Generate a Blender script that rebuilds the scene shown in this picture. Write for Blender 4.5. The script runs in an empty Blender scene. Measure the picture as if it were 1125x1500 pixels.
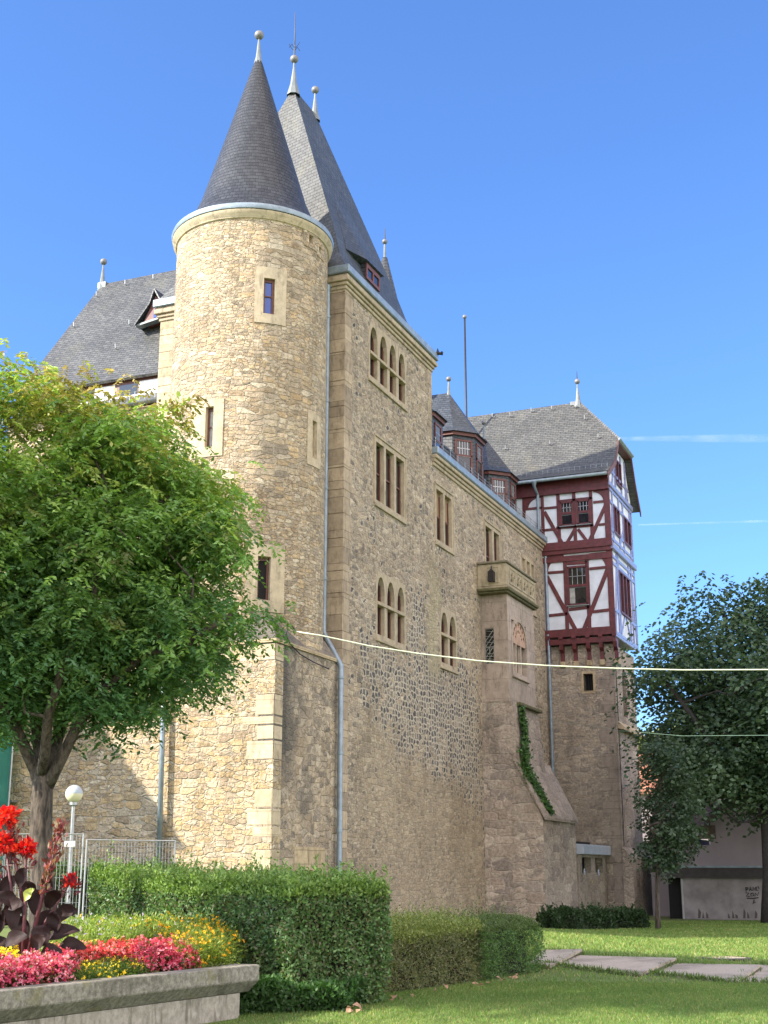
import bpy, bmesh, math, random
import numpy as np
from mathutils import Vector
rnd = random.Random(7)
rng = np.random.default_rng(11)
scene = bpy.context.scene
col = scene.collection
R_ = math.radians

# ------------------------------------------------------------------ camera, sky, sun
F_PX, CX, CY, CAM_H = 1903.0, 562.5, 750.0, 2.2
PITCH = math.atan(520 / F_PX)
YAW = R_(22.5)
cd = bpy.data.cameras.new('camera')
cam = bpy.data.objects.new('camera', cd)
col.objects.link(cam)
cam.location = (0, 0, CAM_H)
cam.rotation_euler = (R_(90) + PITCH, 0, YAW)
cd.sensor_fit = 'VERTICAL'
cd.sensor_height = 24
cd.lens = F_PX / 1500 * 24
cd.clip_end = 6000
scene.camera = cam

SUN_AZ = math.atan2(-.72, -.69)      # measured from +Y towards +X
SUN_EL = R_(34)
w = bpy.data.worlds.new('World')
scene.world = w
w.use_nodes = True
wn = w.node_tree
bg = wn.nodes['Background']
sky = wn.nodes.new('ShaderNodeTexSky')
sky.sky_type = 'NISHITA'
sky.sun_disc = False
sky.sun_elevation = SUN_EL
sky.sun_rotation = SUN_AZ % (2 * math.pi)
sky.air_density = 1.0
sky.dust_density = 1.1
sky.ozone_density = 1.6
tint = wn.nodes.new('ShaderNodeMix'); tint.data_type = 'RGBA'; tint.blend_type = 'MULTIPLY'
tint.inputs[0].default_value = 1; tint.inputs[7].default_value = (.43, .645, .97, 1)
wn.links.new(sky.outputs[0], tint.inputs[6])
# warm brightness added to the sky behind the camera (never in view, it fills the shaded walls)
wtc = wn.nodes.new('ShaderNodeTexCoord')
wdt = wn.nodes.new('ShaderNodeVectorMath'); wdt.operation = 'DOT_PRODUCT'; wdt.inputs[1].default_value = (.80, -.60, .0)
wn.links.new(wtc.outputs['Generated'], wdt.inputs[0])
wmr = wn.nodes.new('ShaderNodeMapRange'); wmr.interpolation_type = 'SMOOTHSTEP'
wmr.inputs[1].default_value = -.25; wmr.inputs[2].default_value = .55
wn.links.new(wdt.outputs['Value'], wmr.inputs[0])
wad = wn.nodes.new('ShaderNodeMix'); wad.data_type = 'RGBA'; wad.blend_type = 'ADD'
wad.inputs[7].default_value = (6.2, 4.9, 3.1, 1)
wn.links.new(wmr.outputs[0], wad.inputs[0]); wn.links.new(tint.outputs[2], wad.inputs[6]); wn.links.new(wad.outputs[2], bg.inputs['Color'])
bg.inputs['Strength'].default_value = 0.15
sd = bpy.data.lights.new('sun', 'SUN')
sun = bpy.data.objects.new('sun', sd)
col.objects.link(sun)
sd.energy = 4.6
sd.angle = R_(0.53)
sd.color = (1.0, .90, .74)
sv = Vector((math.sin(SUN_AZ) * math.cos(SUN_EL), math.cos(SUN_AZ) * math.cos(SUN_EL), math.sin(SUN_EL)))
sun.rotation_euler = sv.to_track_quat('Z', 'Y').to_euler()
sun.location = (-30, -30, 60)
scene.view_settings.view_transform = 'Standard'
scene.view_settings.look = 'None'
scene.view_settings.gamma = 1
scene.view_settings.exposure = 1.2
scene.cycles.max_bounces = 6
scene.cycles.transparent_max_bounces = 8

# ------------------------------------------------------------------ pixel -> world on a real plane
_c, _s = math.cos(YAW), math.sin(YAW)
RV = np.array([_c, _s, 0.]); FH = np.array([-_s, _c, 0.])
FV = FH * math.cos(PITCH) + np.array([0, 0, math.sin(PITCH)])
UV_ = -FH * math.sin(PITCH) + np.array([0, 0, math.cos(PITCH)])
CV = np.array([0, 0, CAM_H])
def ray(x, y): return FV + RV * (x - CX) / F_PX + UV_ * (CY - y) / F_PX
def onX(x, y, X): d = ray(x, y); return CV + d * (X / d[0])
def onY(x, y, Y): d = ray(x, y); return CV + d * (Y / d[1])
def onZ(x, y, Z): d = ray(x, y); return CV + d * ((Z - CAM_H) / d[2])
def onG(x, y, G): d = ray(x, y); return CV + d * (G / (d @ FH))
def rg(r, g, z=0.): return np.array([r * _c - g * _s, r * _s + g * _c, z])   # right / forward of the viewer
def proj(p):
    d = np.asarray(p, float) - CV; k = d @ FV
    return np.stack([CX + F_PX * (d @ RV) / k, CY - F_PX * (d @ UV_) / k], -1)
def sst(x, a, b):
    t = np.clip((x - a) / (b - a), 0, 1); return t * t * (3 - 2 * t)
def ground_h(x, y):
    r = x * _c + y * _s; g = -x * _s + y * _c
    h = 1.0 * sst(g, 26, 37) * sst(-r, -12, 6) * (1 - .95 * sst(g, 40, 50))
    h = h + .8 * sst(-r, 4.5, 8) * (1 - sst(g, 24, 36)) * sst(g, 12, 20)
    return h

# ------------------------------------------------------------------ object helpers
def tag(o, label=None, cat=None, group=None, kind=None):
    if label: o['label'] = label
    if cat: o['category'] = cat
    if group: o['group'] = group
    if kind: o['kind'] = kind
    return o
def thing(name, loc, label, cat, group=None):
    o = bpy.data.objects.new(name, None)
    col.objects.link(o)
    o.location = loc
    o.empty_display_size = .3
    return tag(o, label, cat, group)
def wloc(o):
    v = Vector((0, 0, 0))
    while o is not None:
        v += o.location; o = o.parent
    return v
def auto_uv(me, off=(0, 0, 0)):
    if not me.polygons: return
    uvl = me.uv_layers.new(name='UVMap')
    nl = len(me.loops); npoly = len(me.polygons)
    co = np.empty(len(me.vertices) * 3, 'f'); me.vertices.foreach_get('co', co); co = co.reshape(-1, 3)
    vi = np.empty(nl, 'i'); me.loops.foreach_get('vertex_index', vi)
    nrm = np.empty(npoly * 3, 'f'); me.polygons.foreach_get('normal', nrm); nrm = nrm.reshape(-1, 3)
    lt = np.empty(npoly, 'i'); me.polygons.foreach_get('loop_total', lt)
    n = np.repeat(nrm, lt, axis=0)
    t = np.stack([-n[:, 1], n[:, 0], np.zeros(nl)], 1)
    ln = np.linalg.norm(t, axis=1)
    flat = ln < .05
    t[flat] = (1, 0, 0); ln[flat] = 1
    t /= ln[:, None]
    v = np.cross(n, t)
    p = co[vi] + np.array(off)
    uv = np.stack([(p * t).sum(1), (p * v).sum(1)], 1).astype('f')
    uvl.data.foreach_set('uv', uv.ravel())
def link_mesh(name, me, mat, parent):
    me.materials.append(mat)
    o = bpy.data.objects.new(name, me)
    col.objects.link(o)
    if parent is not None: o.parent = parent
    return o
class MB:
    def __init__(s): s.v = []; s.f = []; s.uv = None
    def add(s, vs, fs):
        b = len(s.v); s.v += [tuple(map(float, p)) for p in vs]; s.f += [tuple(b + i for i in f) for f in fs]; return s
    def box(s, x0, x1, y0, y1, z0, z1):
        return s.add([(x, y, z) for z in (z0, z1) for y in (y0, y1) for x in (x0, x1)],
                     [(0, 2, 3, 1), (4, 5, 7, 6), (0, 1, 5, 4), (2, 6, 7, 3), (0, 4, 6, 2), (1, 3, 7, 5)])
    def quad(s, *p): return s.add(p, [tuple(range(len(p)))])
    def prism(s, pts, d):
        """closed polygon pts (3-D) extruded by vector d"""
        n = len(pts); d = np.array(d, float)
        vs = [np.array(p, float) for p in pts] + [np.array(p, float) + d for p in pts]
        fs = [tuple(range(n)), tuple(range(2 * n - 1, n - 1, -1))] + [(i, (i + 1) % n, n + (i + 1) % n, n + i) for i in range(n)]
        return s.add(vs, fs)
    def beam(s, a, b, wid, n, th):
        """bar from a to b, wid across in the plane whose normal is n, th thick along n"""
        a = np.array(a, float); b = np.array(b, float); n = np.array(n, float)
        d = b - a; d /= np.linalg.norm(d); q = np.cross(d, n); q /= np.linalg.norm(q); q *= wid / 2
        return s.prism([a - q, b - q, b + q, a + q], n * th)
    def tube(s, path, rad, n=8, cap=True):
        P = [np.array(p, float) for p in path]; k = len(P)
        if not hasattr(rad, '__len__'): rad = [rad] * k
        up = np.array([0.31, 0.17, .93]); vs = []
        for i in range(k):
            t = P[min(i + 1, k - 1)] - P[max(i - 1, 0)]; t /= (np.linalg.norm(t) + 1e-9)
            a = np.cross(t, up)
            if np.linalg.norm(a) < .1: a = np.cross(t, np.array([1., 0, 0]))
            a /= np.linalg.norm(a); b = np.cross(t, a)
            if i and (a @ pa) < 0: pass
            if i:
                a = pa - t * (pa @ t); a /= np.linalg.norm(a); b = np.cross(t, a)
            pa = a
            for j in range(n):
                w_ = 2 * math.pi * j / n
                vs.append(P[i] + rad[i] * (a * math.cos(w_) + b * math.sin(w_)))
        fs = [(i * n + j, i * n + (j + 1) % n, (i + 1) * n + (j + 1) % n, (i + 1) * n + j) for i in range(k - 1) for j in range(n)]
        if cap: fs += [tuple(range(n - 1, -1, -1)), tuple((k - 1) * n + j for j in range(n))]
        return s.add(vs, fs)
    def lathe(s, prof, c, n=24, a0=0., a1=2 * math.pi):
        full = abs(a1 - a0 - 2 * math.pi) < 1e-6; m = n if full else n + 1
        vs = [(c[0] + r * math.cos(a0 + (a1 - a0) * j / n), c[1] + r * math.sin(a0 + (a1 - a0) * j / n), c[2] + z) for r, z in prof for j in range(m)]
        fs = []
        for i in range(len(prof) - 1):
            for j in range(n):
                fs.append((i * m + j, i * m + (j + 1) % m, (i + 1) * m + (j + 1) % m, (i + 1) * m + j))
        return s.add(vs, fs)
    def ball(s, c, r, n=12):
        return s.lathe([(max(1e-3, r * math.sin(math.pi * i / 8)), -r * math.cos(math.pi * i / 8)) for i in range(9)], c, n)
    def build(s, name, mat, parent=None, smooth=False, bevel=0, recalc=True):
        me = bpy.data.meshes.new(name)
        off = wloc(parent) if parent is not None else Vector((0, 0, 0))
        me.from_pydata([(x - off[0], y - off[1], z - off[2]) for x, y, z in s.v], [], s.f)
        bm = bmesh.new(); bm.from_mesh(me)
        if recalc: bmesh.ops.recalc_face_normals(bm, faces=bm.faces)
        if bevel:
            es = [e for e in bm.edges if len(e.link_faces) == 2 and e.calc_face_angle(0) > .5]
            bmesh.ops.bevel(bm, geom=es, offset=bevel, segments=1, affect='EDGES', clamp_overlap=True)
        bm.to_mesh(me); bm.free()
        me.update()
        # uv in world-like metres (shift back)
        auto_uv(me, off)
        if smooth:
            me.polygons.foreach_set('use_smooth', [True] * len(me.polygons))
            if smooth == 'angle': me.set_sharp_from_angle(angle=R_(40))
        return link_mesh(name, me, mat, parent)

def plate(name, mat, parent, outer, holes, ax, pos, th, uvshift=None):
    """flat wall in plane X=pos or Y=pos, real thickness th (signed, along the axis), polygon openings"""
    def m3(p, d=0.):
        return (pos + d, p[0], p[1]) if ax == 'X' else (p[0], pos + d, p[1])
    off = wloc(parent) if parent is not None else Vector((0, 0, 0))
    bm = bmesh.new(); edges = []
    for loop in [outer] + holes:
        vs = [bm.verts.new(Vector(m3(p)) - off) for p in loop]
        edges += [bm.edges.new((vs[i], vs[(i + 1) % len(vs)])) for i in range(len(vs))]
    bmesh.ops.triangle_fill(bm, use_beauty=True, edges=edges)
    r = bmesh.ops.extrude_face_region(bm, geom=bm.faces[:])
    d = Vector((th, 0, 0)) if ax == 'X' else Vector((0, th, 0))
    bmesh.ops.translate(bm, verts=[g for g in r['geom'] if isinstance(g, bmesh.types.BMVert)], vec=d)
    bmesh.ops.recalc_face_normals(bm, faces=bm.faces)
    me = bpy.data.meshes.new(name); bm.to_mesh(me); bm.free()
    auto_uv(me, off)
    return link_mesh(name, me, mat, parent)
def rect(a0, a1, b0, b1): return [(a0, b0), (a1, b0), (a1, b1), (a0, b1)]
def lancet(a0, a1, b0, b1, k=.9):
    """pointed arch opening"""
    wd = a1 - a0; m = (a0 + a1) / 2; rise = wd * k; zs = b1 - rise
    pts = [(a0, b0), (a1, b0), (a1, zs)]
    for i in range(1, 6):
        t = i / 6; pts.append((a1 - (wd / 2) * (t ** 1.7), zs + rise * math.sin(t * math.pi / 2) ** .95))
    pts.append((m, b1))
    for i in range(5, 0, -1):
        t = i / 6; pts.append((a0 + (wd / 2) * (t ** 1.7), zs + rise * math.sin(t * math.pi / 2) ** .95))
    pts.append((a0, zs))
    return pts

# ------------------------------------------------------------------ materials
class N:
    def __init__(s, name):
        s.m = bpy.data.materials.new(name); s.m.use_nodes = True; s.t = s.m.node_tree
        s.b = s.t.nodes['Principled BSDF']; s.out = s.t.nodes['Material Output']
    def new(s, typ, ins=None, **at):
        n = s.t.nodes.new('ShaderNode' + typ)
        for k, v in at.items(): setattr(n, k, v)
        for k, v in (ins or {}).items():
            if isinstance(v, bpy.types.NodeSocket): s.t.links.new(v, n.inputs[k])
            else: n.inputs[k].default_value = v
        return n
    def math(s, op, a, b=0., c=None, clamp=False):
        ins = {0: a, 1: b}
        if c is not None: ins[2] = c
        n = s.new('Math', ins, operation=op); n.use_clamp = clamp
        return n.outputs[0]
    def vmath(s, op, a, b): return s.new('VectorMath', {0: a, 1: b}, operation=op).outputs[0]
    def mix(s, f, a, b, bt='MIX'):
        n = s.new('Mix', {0: f, 6: a, 7: b}, data_type='RGBA', blend_type=bt); return n.outputs[2]
    def fmix(s, f, a, b): return s.new('Mix', {0: f, 2: a, 3: b}, data_type='FLOAT').outputs[0]
    def ramp(s, f, st, interp='LINEAR'):
        n = s.new('ValToRGB', {0: f}); cr = n.color_ramp; cr.interpolation = interp
        while len(cr.elements) < len(st): cr.elements.new(.5)
        for e, (p, c) in zip(cr.elements, st):
            e.position = p; e.color = tuple(c) + (1,) if hasattr(c, '__len__') else (c, c, c, 1)
        return n.outputs[0]
    def sstep(s, f, a, b, o0=0., o1=1.):
        return s.new('MapRange', {0: f, 1: a, 2: b, 3: o0, 4: o1}, interpolation_type='SMOOTHSTEP').outputs[0]
    def noise(s, vec, sc, det=3, rough=.55, o=0):
        return s.new('TexNoise', {'Vector': vec, 'Scale': sc, 'Detail': det, 'Roughness': rough}).outputs[o]
    def uv(s): return s.new('TexCoord').outputs['UV']
    def obj(s): return s.new('TexCoord').outputs['Object']
    def pos(s): return s.new('NewGeometry').outputs['Position']
    def xyz(s, v): return s.new('SeparateXYZ', {0: v}).outputs
    def comb(s, x, y, z=0.): return s.new('CombineXYZ', {0: x, 1: y, 2: z}).outputs[0]
    def bump(s, h, dist, st=1.): return s.new('Bump', {'Height': h, 'Distance': dist, 'Strength': st}).outputs[0]
    def set(s, **k):
        for a, v in k.items():
            a = a.replace('_', ' ')
            if isinstance(v, bpy.types.NodeSocket): s.t.links.new(v, s.b.inputs[a])
            else: s.b.inputs[a].default_value = v
        return s.m
def C4(c): return (c[0], c[1], c[2], 1)

def rubble(name, cols, mortar, sx=2.6, sz=5.6, bd=.05, mw=.09, stain=(.5, .45, .4), stain_amt=.35, mode=None, rand=.74):
    n = N(name)
    uv = n.uv(); P = n.pos()
    wob = n.vmath('SUBTRACT', n.noise(P, .9, 2, .5, 1), (.5, .5, .5))
    wob2 = n.vmath('SUBTRACT', n.noise(P, 7, 2, .5, 1), (.5, .5, .5))
    u2 = n.vmath('ADD', uv, n.vmath('MULTIPLY', wob, (.16, .09, 0)))
    u2 = n.vmath('ADD', u2, n.vmath('MULTIPLY', wob2, (.075, .035, 0)))
    def layer(ax, az):
        q = n.vmath('MULTIPLY', u2, (ax, az, 1))
        vc = n.new('TexVoronoi', {'Vector': q, 'Scale': 1., 'Randomness': rand}, voronoi_dimensions='2D', feature='F1', distance='CHEBYCHEV')
        ve = n.new('TexVoronoi', {'Vector': q, 'Scale': 1., 'Randomness': rand}, voronoi_dimensions='2D', feature='F2', distance='CHEBYCHEV')
        return vc.outputs['Color'], n.math('MULTIPLY', n.math('SUBTRACT', ve.outputs['Distance'], vc.outputs['Distance']), .8)
    cA, eA = layer(sx, sz)
    cB, eB = layer(sx * .66, sz * .72)
    cD, eD = layer(sx * 1.5, sz * 1.25)
    mk = n.sstep(n.noise(P, .55, 3, .6), .50, .54)
    mk2 = n.sstep(n.noise(n.vmath('ADD', P, (31, 7, 3)), .8, 3, .6), .50, .53)
    cc = n.mix(mk, n.mix(mk2, cA, cD), cB); ee = n.fmix(mk, n.fmix(mk2, eA, eD), eB)
    rgbs = n.new('SeparateColor', {0: cc}).outputs
    st = [(i / (len(cols) - 1) if len(cols) > 1 else 0, c) for i, c in enumerate(cols)]
    base = n.ramp(rgbs[0], st)
    fine = n.noise(P, 9, 6, .65); big = n.noise(P, .35, 4, .6)
    vv = n.math('ADD', .86, n.math('MULTIPLY', rgbs[2], .26)); base = n.mix(1., base, n.comb(vv, vv, vv), 'MULTIPLY')
    fv = n.sstep(fine, .25, .75, .70, 1.24)
    base = n.mix(1., base, n.comb(fv, fv, fv), 'MULTIPLY')
    mort = n.mix(n.sstep(fine, .3, .7), C4([c * .8 for c in mortar]), C4(mortar))
    mort = n.mix(n.sstep(n.noise(n.vmath('ADD', P, (9, 4, 2)), 2.3, 4, .65), .46, .60, 0, .6), mort, C4([c * .5 for c in mortar]))
    mw_n = n.math('ADD', mw, n.math('MULTIPLY', n.math('SUBTRACT', n.noise(P, 1.7, 3), .5), mw * 1.6))
    mm = n.new('MapRange', {0: ee, 1: n.math('MULTIPLY', mw_n, .35), 2: mw_n, 3: 0., 4: 1.}, interpolation_type='SMOOTHSTEP').outputs[0]
    colr = n.mix(mm, mort, base)
    if mode == 'long':
        # belt of dark basalt rubble in pale mortar low on the long wall, yellowish render below it
        x, y, z = n.xyz(P)[:3]; big0 = n.noise(P, .6, 3, .6)
        nz = n.math('MULTIPLY', n.math('SUBTRACT', n.noise(P, .45, 5, .7), .5), 4.2)
        up = n.sstep(n.math('ADD', z, nz), 10.9, 8.2)
        lowl = n.math('SUBTRACT', n.math('ADD', z, nz), n.math('SUBTRACT', 7.1, n.math('MULTIPLY', n.math('SUBTRACT', y, 39.2), .27)))
        lo = n.sstep(lowl, -1.3, 1.5)
        side = n.math('MULTIPLY', n.sstep(y, 37.8, 38.6), n.sstep(y, 51.0, 49.5))
        belt = n.math('MULTIPLY', n.math('MULTIPLY', up, lo), side)
        colm = n.math('MULTIPLY', n.math('MULTIPLY', n.sstep(n.math('ADD', y, nz), 42.3, 42.8), n.sstep(n.math('ADD', y, nz), 44.4, 44.0)), n.sstep(z, 12.8, 11.5))
        colm = n.math('MULTIPLY', colm, lo)
        belt = n.math('MAXIMUM', belt, n.math('MULTIPLY', colm, .8))
        belt = n.math('MAXIMUM', n.math('MULTIPLY', belt, .93), n.math('MULTIPLY', n.sstep(big0, .42, .75), .22))
        q = n.vmath('MULTIPLY', u2, (4.0, 5.0, 1))
        vc = n.new('TexVoronoi', {'Vector': q, 'Scale': 1., 'Randomness': .75}, voronoi_dimensions='2D', feature='F1')
        ve = n.new('TexVoronoi', {'Vector': q, 'Scale': 1., 'Randomness': .75}, voronoi_dimensions='2D', feature='DISTANCE_TO_EDGE')
        dk = n.ramp(n.new('SeparateColor', {0: vc.outputs['Color']}).outputs[0], [(0, (.095, .09, .09)), (.45, (.16, .15, .145)), (.7, (.24, .21, .18)), (1, (.38, .32, .25))])
        cellr = n.new('SeparateColor', {0: vc.outputs['Color']}).outputs[1]
        show = n.math('GREATER_THAN', belt, cellr)
        dm = n.sstep(n.math('ADD', ve.outputs['Distance'], n.math('MULTIPLY', n.math('SUBTRACT', fine, .5), .12)), .10, .17)
        bc = n.mix(dm, C4((.50, .44, .35)), dk)
        colr = n.mix(show, colr, bc)
        # pale smooth render strip up the wall, ochre render near the foot
        strip = n.math('MULTIPLY', n.sstep(n.math('ADD', y, nz), 44.2, 44.8), n.sstep(n.math('ADD', y, nz), 45.9, 45.3))
        strip = n.math('MULTIPLY', strip, n.sstep(z, 8.5, 9.5))
        colr = n.mix(n.math('MULTIPLY', strip, n.sstep(z, 14.5, 12.0, 0, .55)), colr, C4((.44, .39, .25)))
        foot = n.math('MULTIPLY', n.sstep(lowl, .2, -.2), side)
        colr = n.mix(n.math('MULTIPLY', foot, .38), colr, n.mix(n.noise(P, 3, 5, .7), C4((.27, .215, .145)), C4((.47, .385, .265))))
    soft = foot if mode == 'long' else None
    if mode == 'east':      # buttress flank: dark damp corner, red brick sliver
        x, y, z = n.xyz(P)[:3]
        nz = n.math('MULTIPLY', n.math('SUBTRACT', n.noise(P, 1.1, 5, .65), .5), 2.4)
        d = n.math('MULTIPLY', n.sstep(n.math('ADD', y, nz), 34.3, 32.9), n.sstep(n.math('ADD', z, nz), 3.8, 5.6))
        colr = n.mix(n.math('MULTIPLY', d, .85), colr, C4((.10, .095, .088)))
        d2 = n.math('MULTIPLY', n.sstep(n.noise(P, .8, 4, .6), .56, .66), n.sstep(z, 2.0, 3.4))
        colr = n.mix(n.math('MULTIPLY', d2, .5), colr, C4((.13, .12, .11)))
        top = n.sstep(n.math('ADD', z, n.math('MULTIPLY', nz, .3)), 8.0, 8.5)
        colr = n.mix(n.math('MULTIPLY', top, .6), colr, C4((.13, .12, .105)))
    pit = n.sstep(n.noise(P, 16, 3, .6), .60, .70, 1., .58); colr = n.mix(1., colr, n.comb(pit, pit, pit), 'MULTIPLY')
    stn = n.sstep(big, .48, .70)
    colr = n.mix(n.math('MULTIPLY', stn, stain_amt), colr, n.mix(1., colr, C4(stain), 'MULTIPLY'))
    streak = n.noise(n.vmath('MULTIPLY', P, (1.6, 1.6, .22)), 1.0, 4, .6)
    sk = n.sstep(streak, .48, .75, 1., .86 if mode == 'long' else .74)
    colr = n.mix(1., colr, n.comb(sk, sk, sk), 'MULTIPLY')
    rough_ = n.noise(P, 3.6, 6, .72)
    h = n.math('ADD', n.math('MULTIPLY', n.sstep(ee, 0., .15), .52), n.math('MULTIPLY', rgbs[1], .42))
    h = n.math('ADD', h, n.math('MULTIPLY', rough_, 1.35))
    if soft is not None: h = n.math('MULTIPLY', h, n.math('SUBTRACT', 1., n.math('MULTIPLY', soft, .1)))
    h = n.math('ADD', h, n.math('MULTIPLY', fine, 1.3))
    nb = n.bump(h, bd, 1.)
    return n.set(Base_Color=colr, Roughness=.92, Normal=nb, Specular_IOR_Level=.2)

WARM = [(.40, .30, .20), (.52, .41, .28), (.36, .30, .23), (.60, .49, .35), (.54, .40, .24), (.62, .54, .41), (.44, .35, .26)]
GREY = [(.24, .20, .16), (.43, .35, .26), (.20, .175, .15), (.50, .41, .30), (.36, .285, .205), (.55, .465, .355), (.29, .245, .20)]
M = {}
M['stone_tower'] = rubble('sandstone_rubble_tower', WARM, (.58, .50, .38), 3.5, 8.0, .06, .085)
M['stone_base'] = rubble('sandstone_rubble_base', [(.43, .32, .19), (.54, .43, .28), (.52, .38, .21), (.60, .50, .36), (.40, .31, .22), (.62, .54, .41)], (.58, .51, .40), 3.2, 6.9, .06, .085)
M['stone_east'] = rubble('sandstone_rubble_flank', GREY, (.46, .38, .28), 2.6, 5.2, .035, .09, mode='east')
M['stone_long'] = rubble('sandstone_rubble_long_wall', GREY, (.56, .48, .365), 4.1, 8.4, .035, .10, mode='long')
M['stone_end'] = rubble('sandstone_rubble_end_tower', [(.37, .31, .25), (.46, .385, .30), (.31, .27, .235), (.51, .43, .33), (.39, .32, .25)], (.51, .44, .35), 3.3, 7.6, .035, .085)
M['stone_oriel'] = rubble('pinkish_stone_foot', [(.38, .315, .26), (.29, .245, .215), (.48, .40, .325), (.40, .32, .26), (.54, .46, .38)], (.51, .445, .365), 1.3, 3.2, .03, .06)
M['stone_big'] = rubble('large_ashlar_rubble', [(.31, .26, .22), (.41, .34, .28), (.35, .285, .24), (.47, .39, .315)], (.44, .38, .31), 1.3, 2.7, .035, .05)

def ashlar(name, a, b, bw=.7, rh=.38, joint=.5, rough=.85):
    n = N(name); uv = n.uv(); P = n.pos()
    u2 = n.vmath('ADD', uv, n.vmath('MULTIPLY', n.vmath('SUBTRACT', n.noise(P, 1.3, 2, .5, 1), (.5, .5, .5)), (.05, .05, 0)))
    br = n.new('TexBrick', {'Vector': u2, 'Color1': (0, 0, 0, 1), 'Color2': (1, 1, 1, 1), 'Mortar': (.5, .5, .5, 1), 'Scale': 1., 'Mortar Size': .008, 'Brick Width': bw, 'Row Height': rh, 'Mortar Smooth': .2})
    base = n.mix(br.outputs['Color'], C4(a), C4(b))
    f = n.noise(P, 5, 6, .65); g = n.noise(P, .7, 4, .6)
    fv = n.sstep(f, .25, .75, .82, 1.12); base = n.mix(1., base, n.comb(fv, fv, fv), 'MULTIPLY')
    base = n.mix(n.sstep(g, .52, .72, 0, .45), base, C4([c * .5 for c in a]))
    base = n.mix(n.math('MULTIPLY', br.outputs['Fac'], joint), base, C4([c * .45 for c in a]))
    sm = n.sstep(n.noise(n.vmath('MULTIPLY', P, (2.5, 2.5, .7)), 1.6, 6, .7), .50, .68, 1., .62); base = n.mix(1., base, n.comb(sm, sm, sm), 'MULTIPLY')
    chip = n.sstep(n.noise(P, 11, 3, .6), .64, .70, 1., .7); base = n.mix(1., base, n.comb(chip, chip, chip), 'MULTIPLY')
    h = n.math('SUBTRACT', n.math('MULTIPLY', f, .9), br.outputs['Fac'])
    return n.set(Base_Color=base, Roughness=rough, Normal=n.bump(h, .012), Specular_IOR_Level=.25)
M['sand'] = ashlar('dressed_sandstone', (.50, .39, .22), (.58, .48, .30))
M['sand_grey'] = ashlar('weathered_dressed_sandstone', (.42, .33, .21), (.50, .40, .26))
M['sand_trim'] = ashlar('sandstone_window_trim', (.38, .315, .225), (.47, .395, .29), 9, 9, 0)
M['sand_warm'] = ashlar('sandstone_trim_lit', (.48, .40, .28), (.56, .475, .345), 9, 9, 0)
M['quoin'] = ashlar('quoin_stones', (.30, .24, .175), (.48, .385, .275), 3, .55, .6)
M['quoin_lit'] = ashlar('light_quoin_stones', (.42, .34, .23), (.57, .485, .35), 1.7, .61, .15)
M['oriel'] = ashlar('pink_grey_sandstone', (.34, .275, .225), (.45, .365, .30), 1.5, .8, .25)
M['balc'] = ashlar('balcony_sandstone', (.36, .30, .205), (.44, .37, .26), 9, 9, 0)

def slate(name, a, b, bw=.30, rh=.19, rough=.5, skew=0., moss=0.):
    n = N(name); uv = n.uv(); P = n.pos()
    w1 = n.vmath('MULTIPLY', n.vmath('SUBTRACT', n.noise(P, 2.5, 2, .5, 1), (.5, .5, .5)), (.05, .03, 0))
    u2 = n.vmath('ADD', uv, w1)
    sp = n.xyz(u2)
    if skew:
        u2 = n.comb(sp[0], n.math('ADD', sp[1], n.math('MULTIPLY', sp[0], skew)))
        sp = n.xyz(u2)
    br = n.new('TexBrick', {'Vector': u2, 'Color1': (0, 0, 0, 1), 'Color2': (1, 1, 1, 1), 'Mortar': (0, 0, 0, 1), 'Scale': 1., 'Mortar Size': .010, 'Brick Width': bw, 'Row Height': rh, 'Mortar Smooth': .3})
    saw = n.math('FRACT', n.math('DIVIDE', sp[1], rh))
    f = n.noise(P, 6, 5, .6); g = n.noise(P, .5, 4, .6)
    base = n.mix(br.outputs['Color'], C4(a), C4(b))
    fv = n.sstep(f, .25, .75, .75, 1.2); base = n.mix(1., base, n.comb(fv, fv, fv), 'MULTIPLY')
    base = n.mix(n.math('MULTIPLY', br.outputs['Fac'], .75), base, C4([c * .25 for c in a]))
    gv = n.sstep(g, .35, .7, .88, 1.15); base = n.mix(1., base, n.comb(gv, gv, gv), 'MULTIPLY')
    if moss: base = n.mix(n.sstep(n.noise(n.vmath('MULTIPLY', P, (1, 1, .35)), .9, 4, .6), .50, .68, 0, moss), base, C4((.16, .155, .115)))
    h = n.math('ADD', n.math('SUBTRACT', 1., saw), n.math('MULTIPLY', br.outputs['Color'], .35))
    h = n.math('SUBTRACT', h, n.math('MULTIPLY', br.outputs['Fac'], .6))
    return n.set(Base_Color=base, Roughness=rough, Normal=n.bump(n.math('ADD', h, n.math('MULTIPLY', f, .3)), .022), Specular_IOR_Level=.45)
M['slate_cone'] = slate('slate_cone', (.028, .031, .038), (.050, .054, .064), .20, .15, .5)
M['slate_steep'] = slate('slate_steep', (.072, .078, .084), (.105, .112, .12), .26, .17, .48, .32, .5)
M['slate_old'] = slate('slate_old', (.083, .086, .086), (.122, .124, .120), .27, .135, .5, .10, .35)
M['slate_dark'] = slate('slate_dark', (.045, .055, .070), (.072, .083, .102), .24, .16, .5, .12)
M['tile_red'] = slate('red_roof_tiles', (.26, .10, .06), (.40, .18, .11), .22, .30, .8)
M['tile_brown'] = slate('brown_roof_tiles', (.065, .05, .048), (.11, .085, .078), .25, .30, .8)

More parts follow.
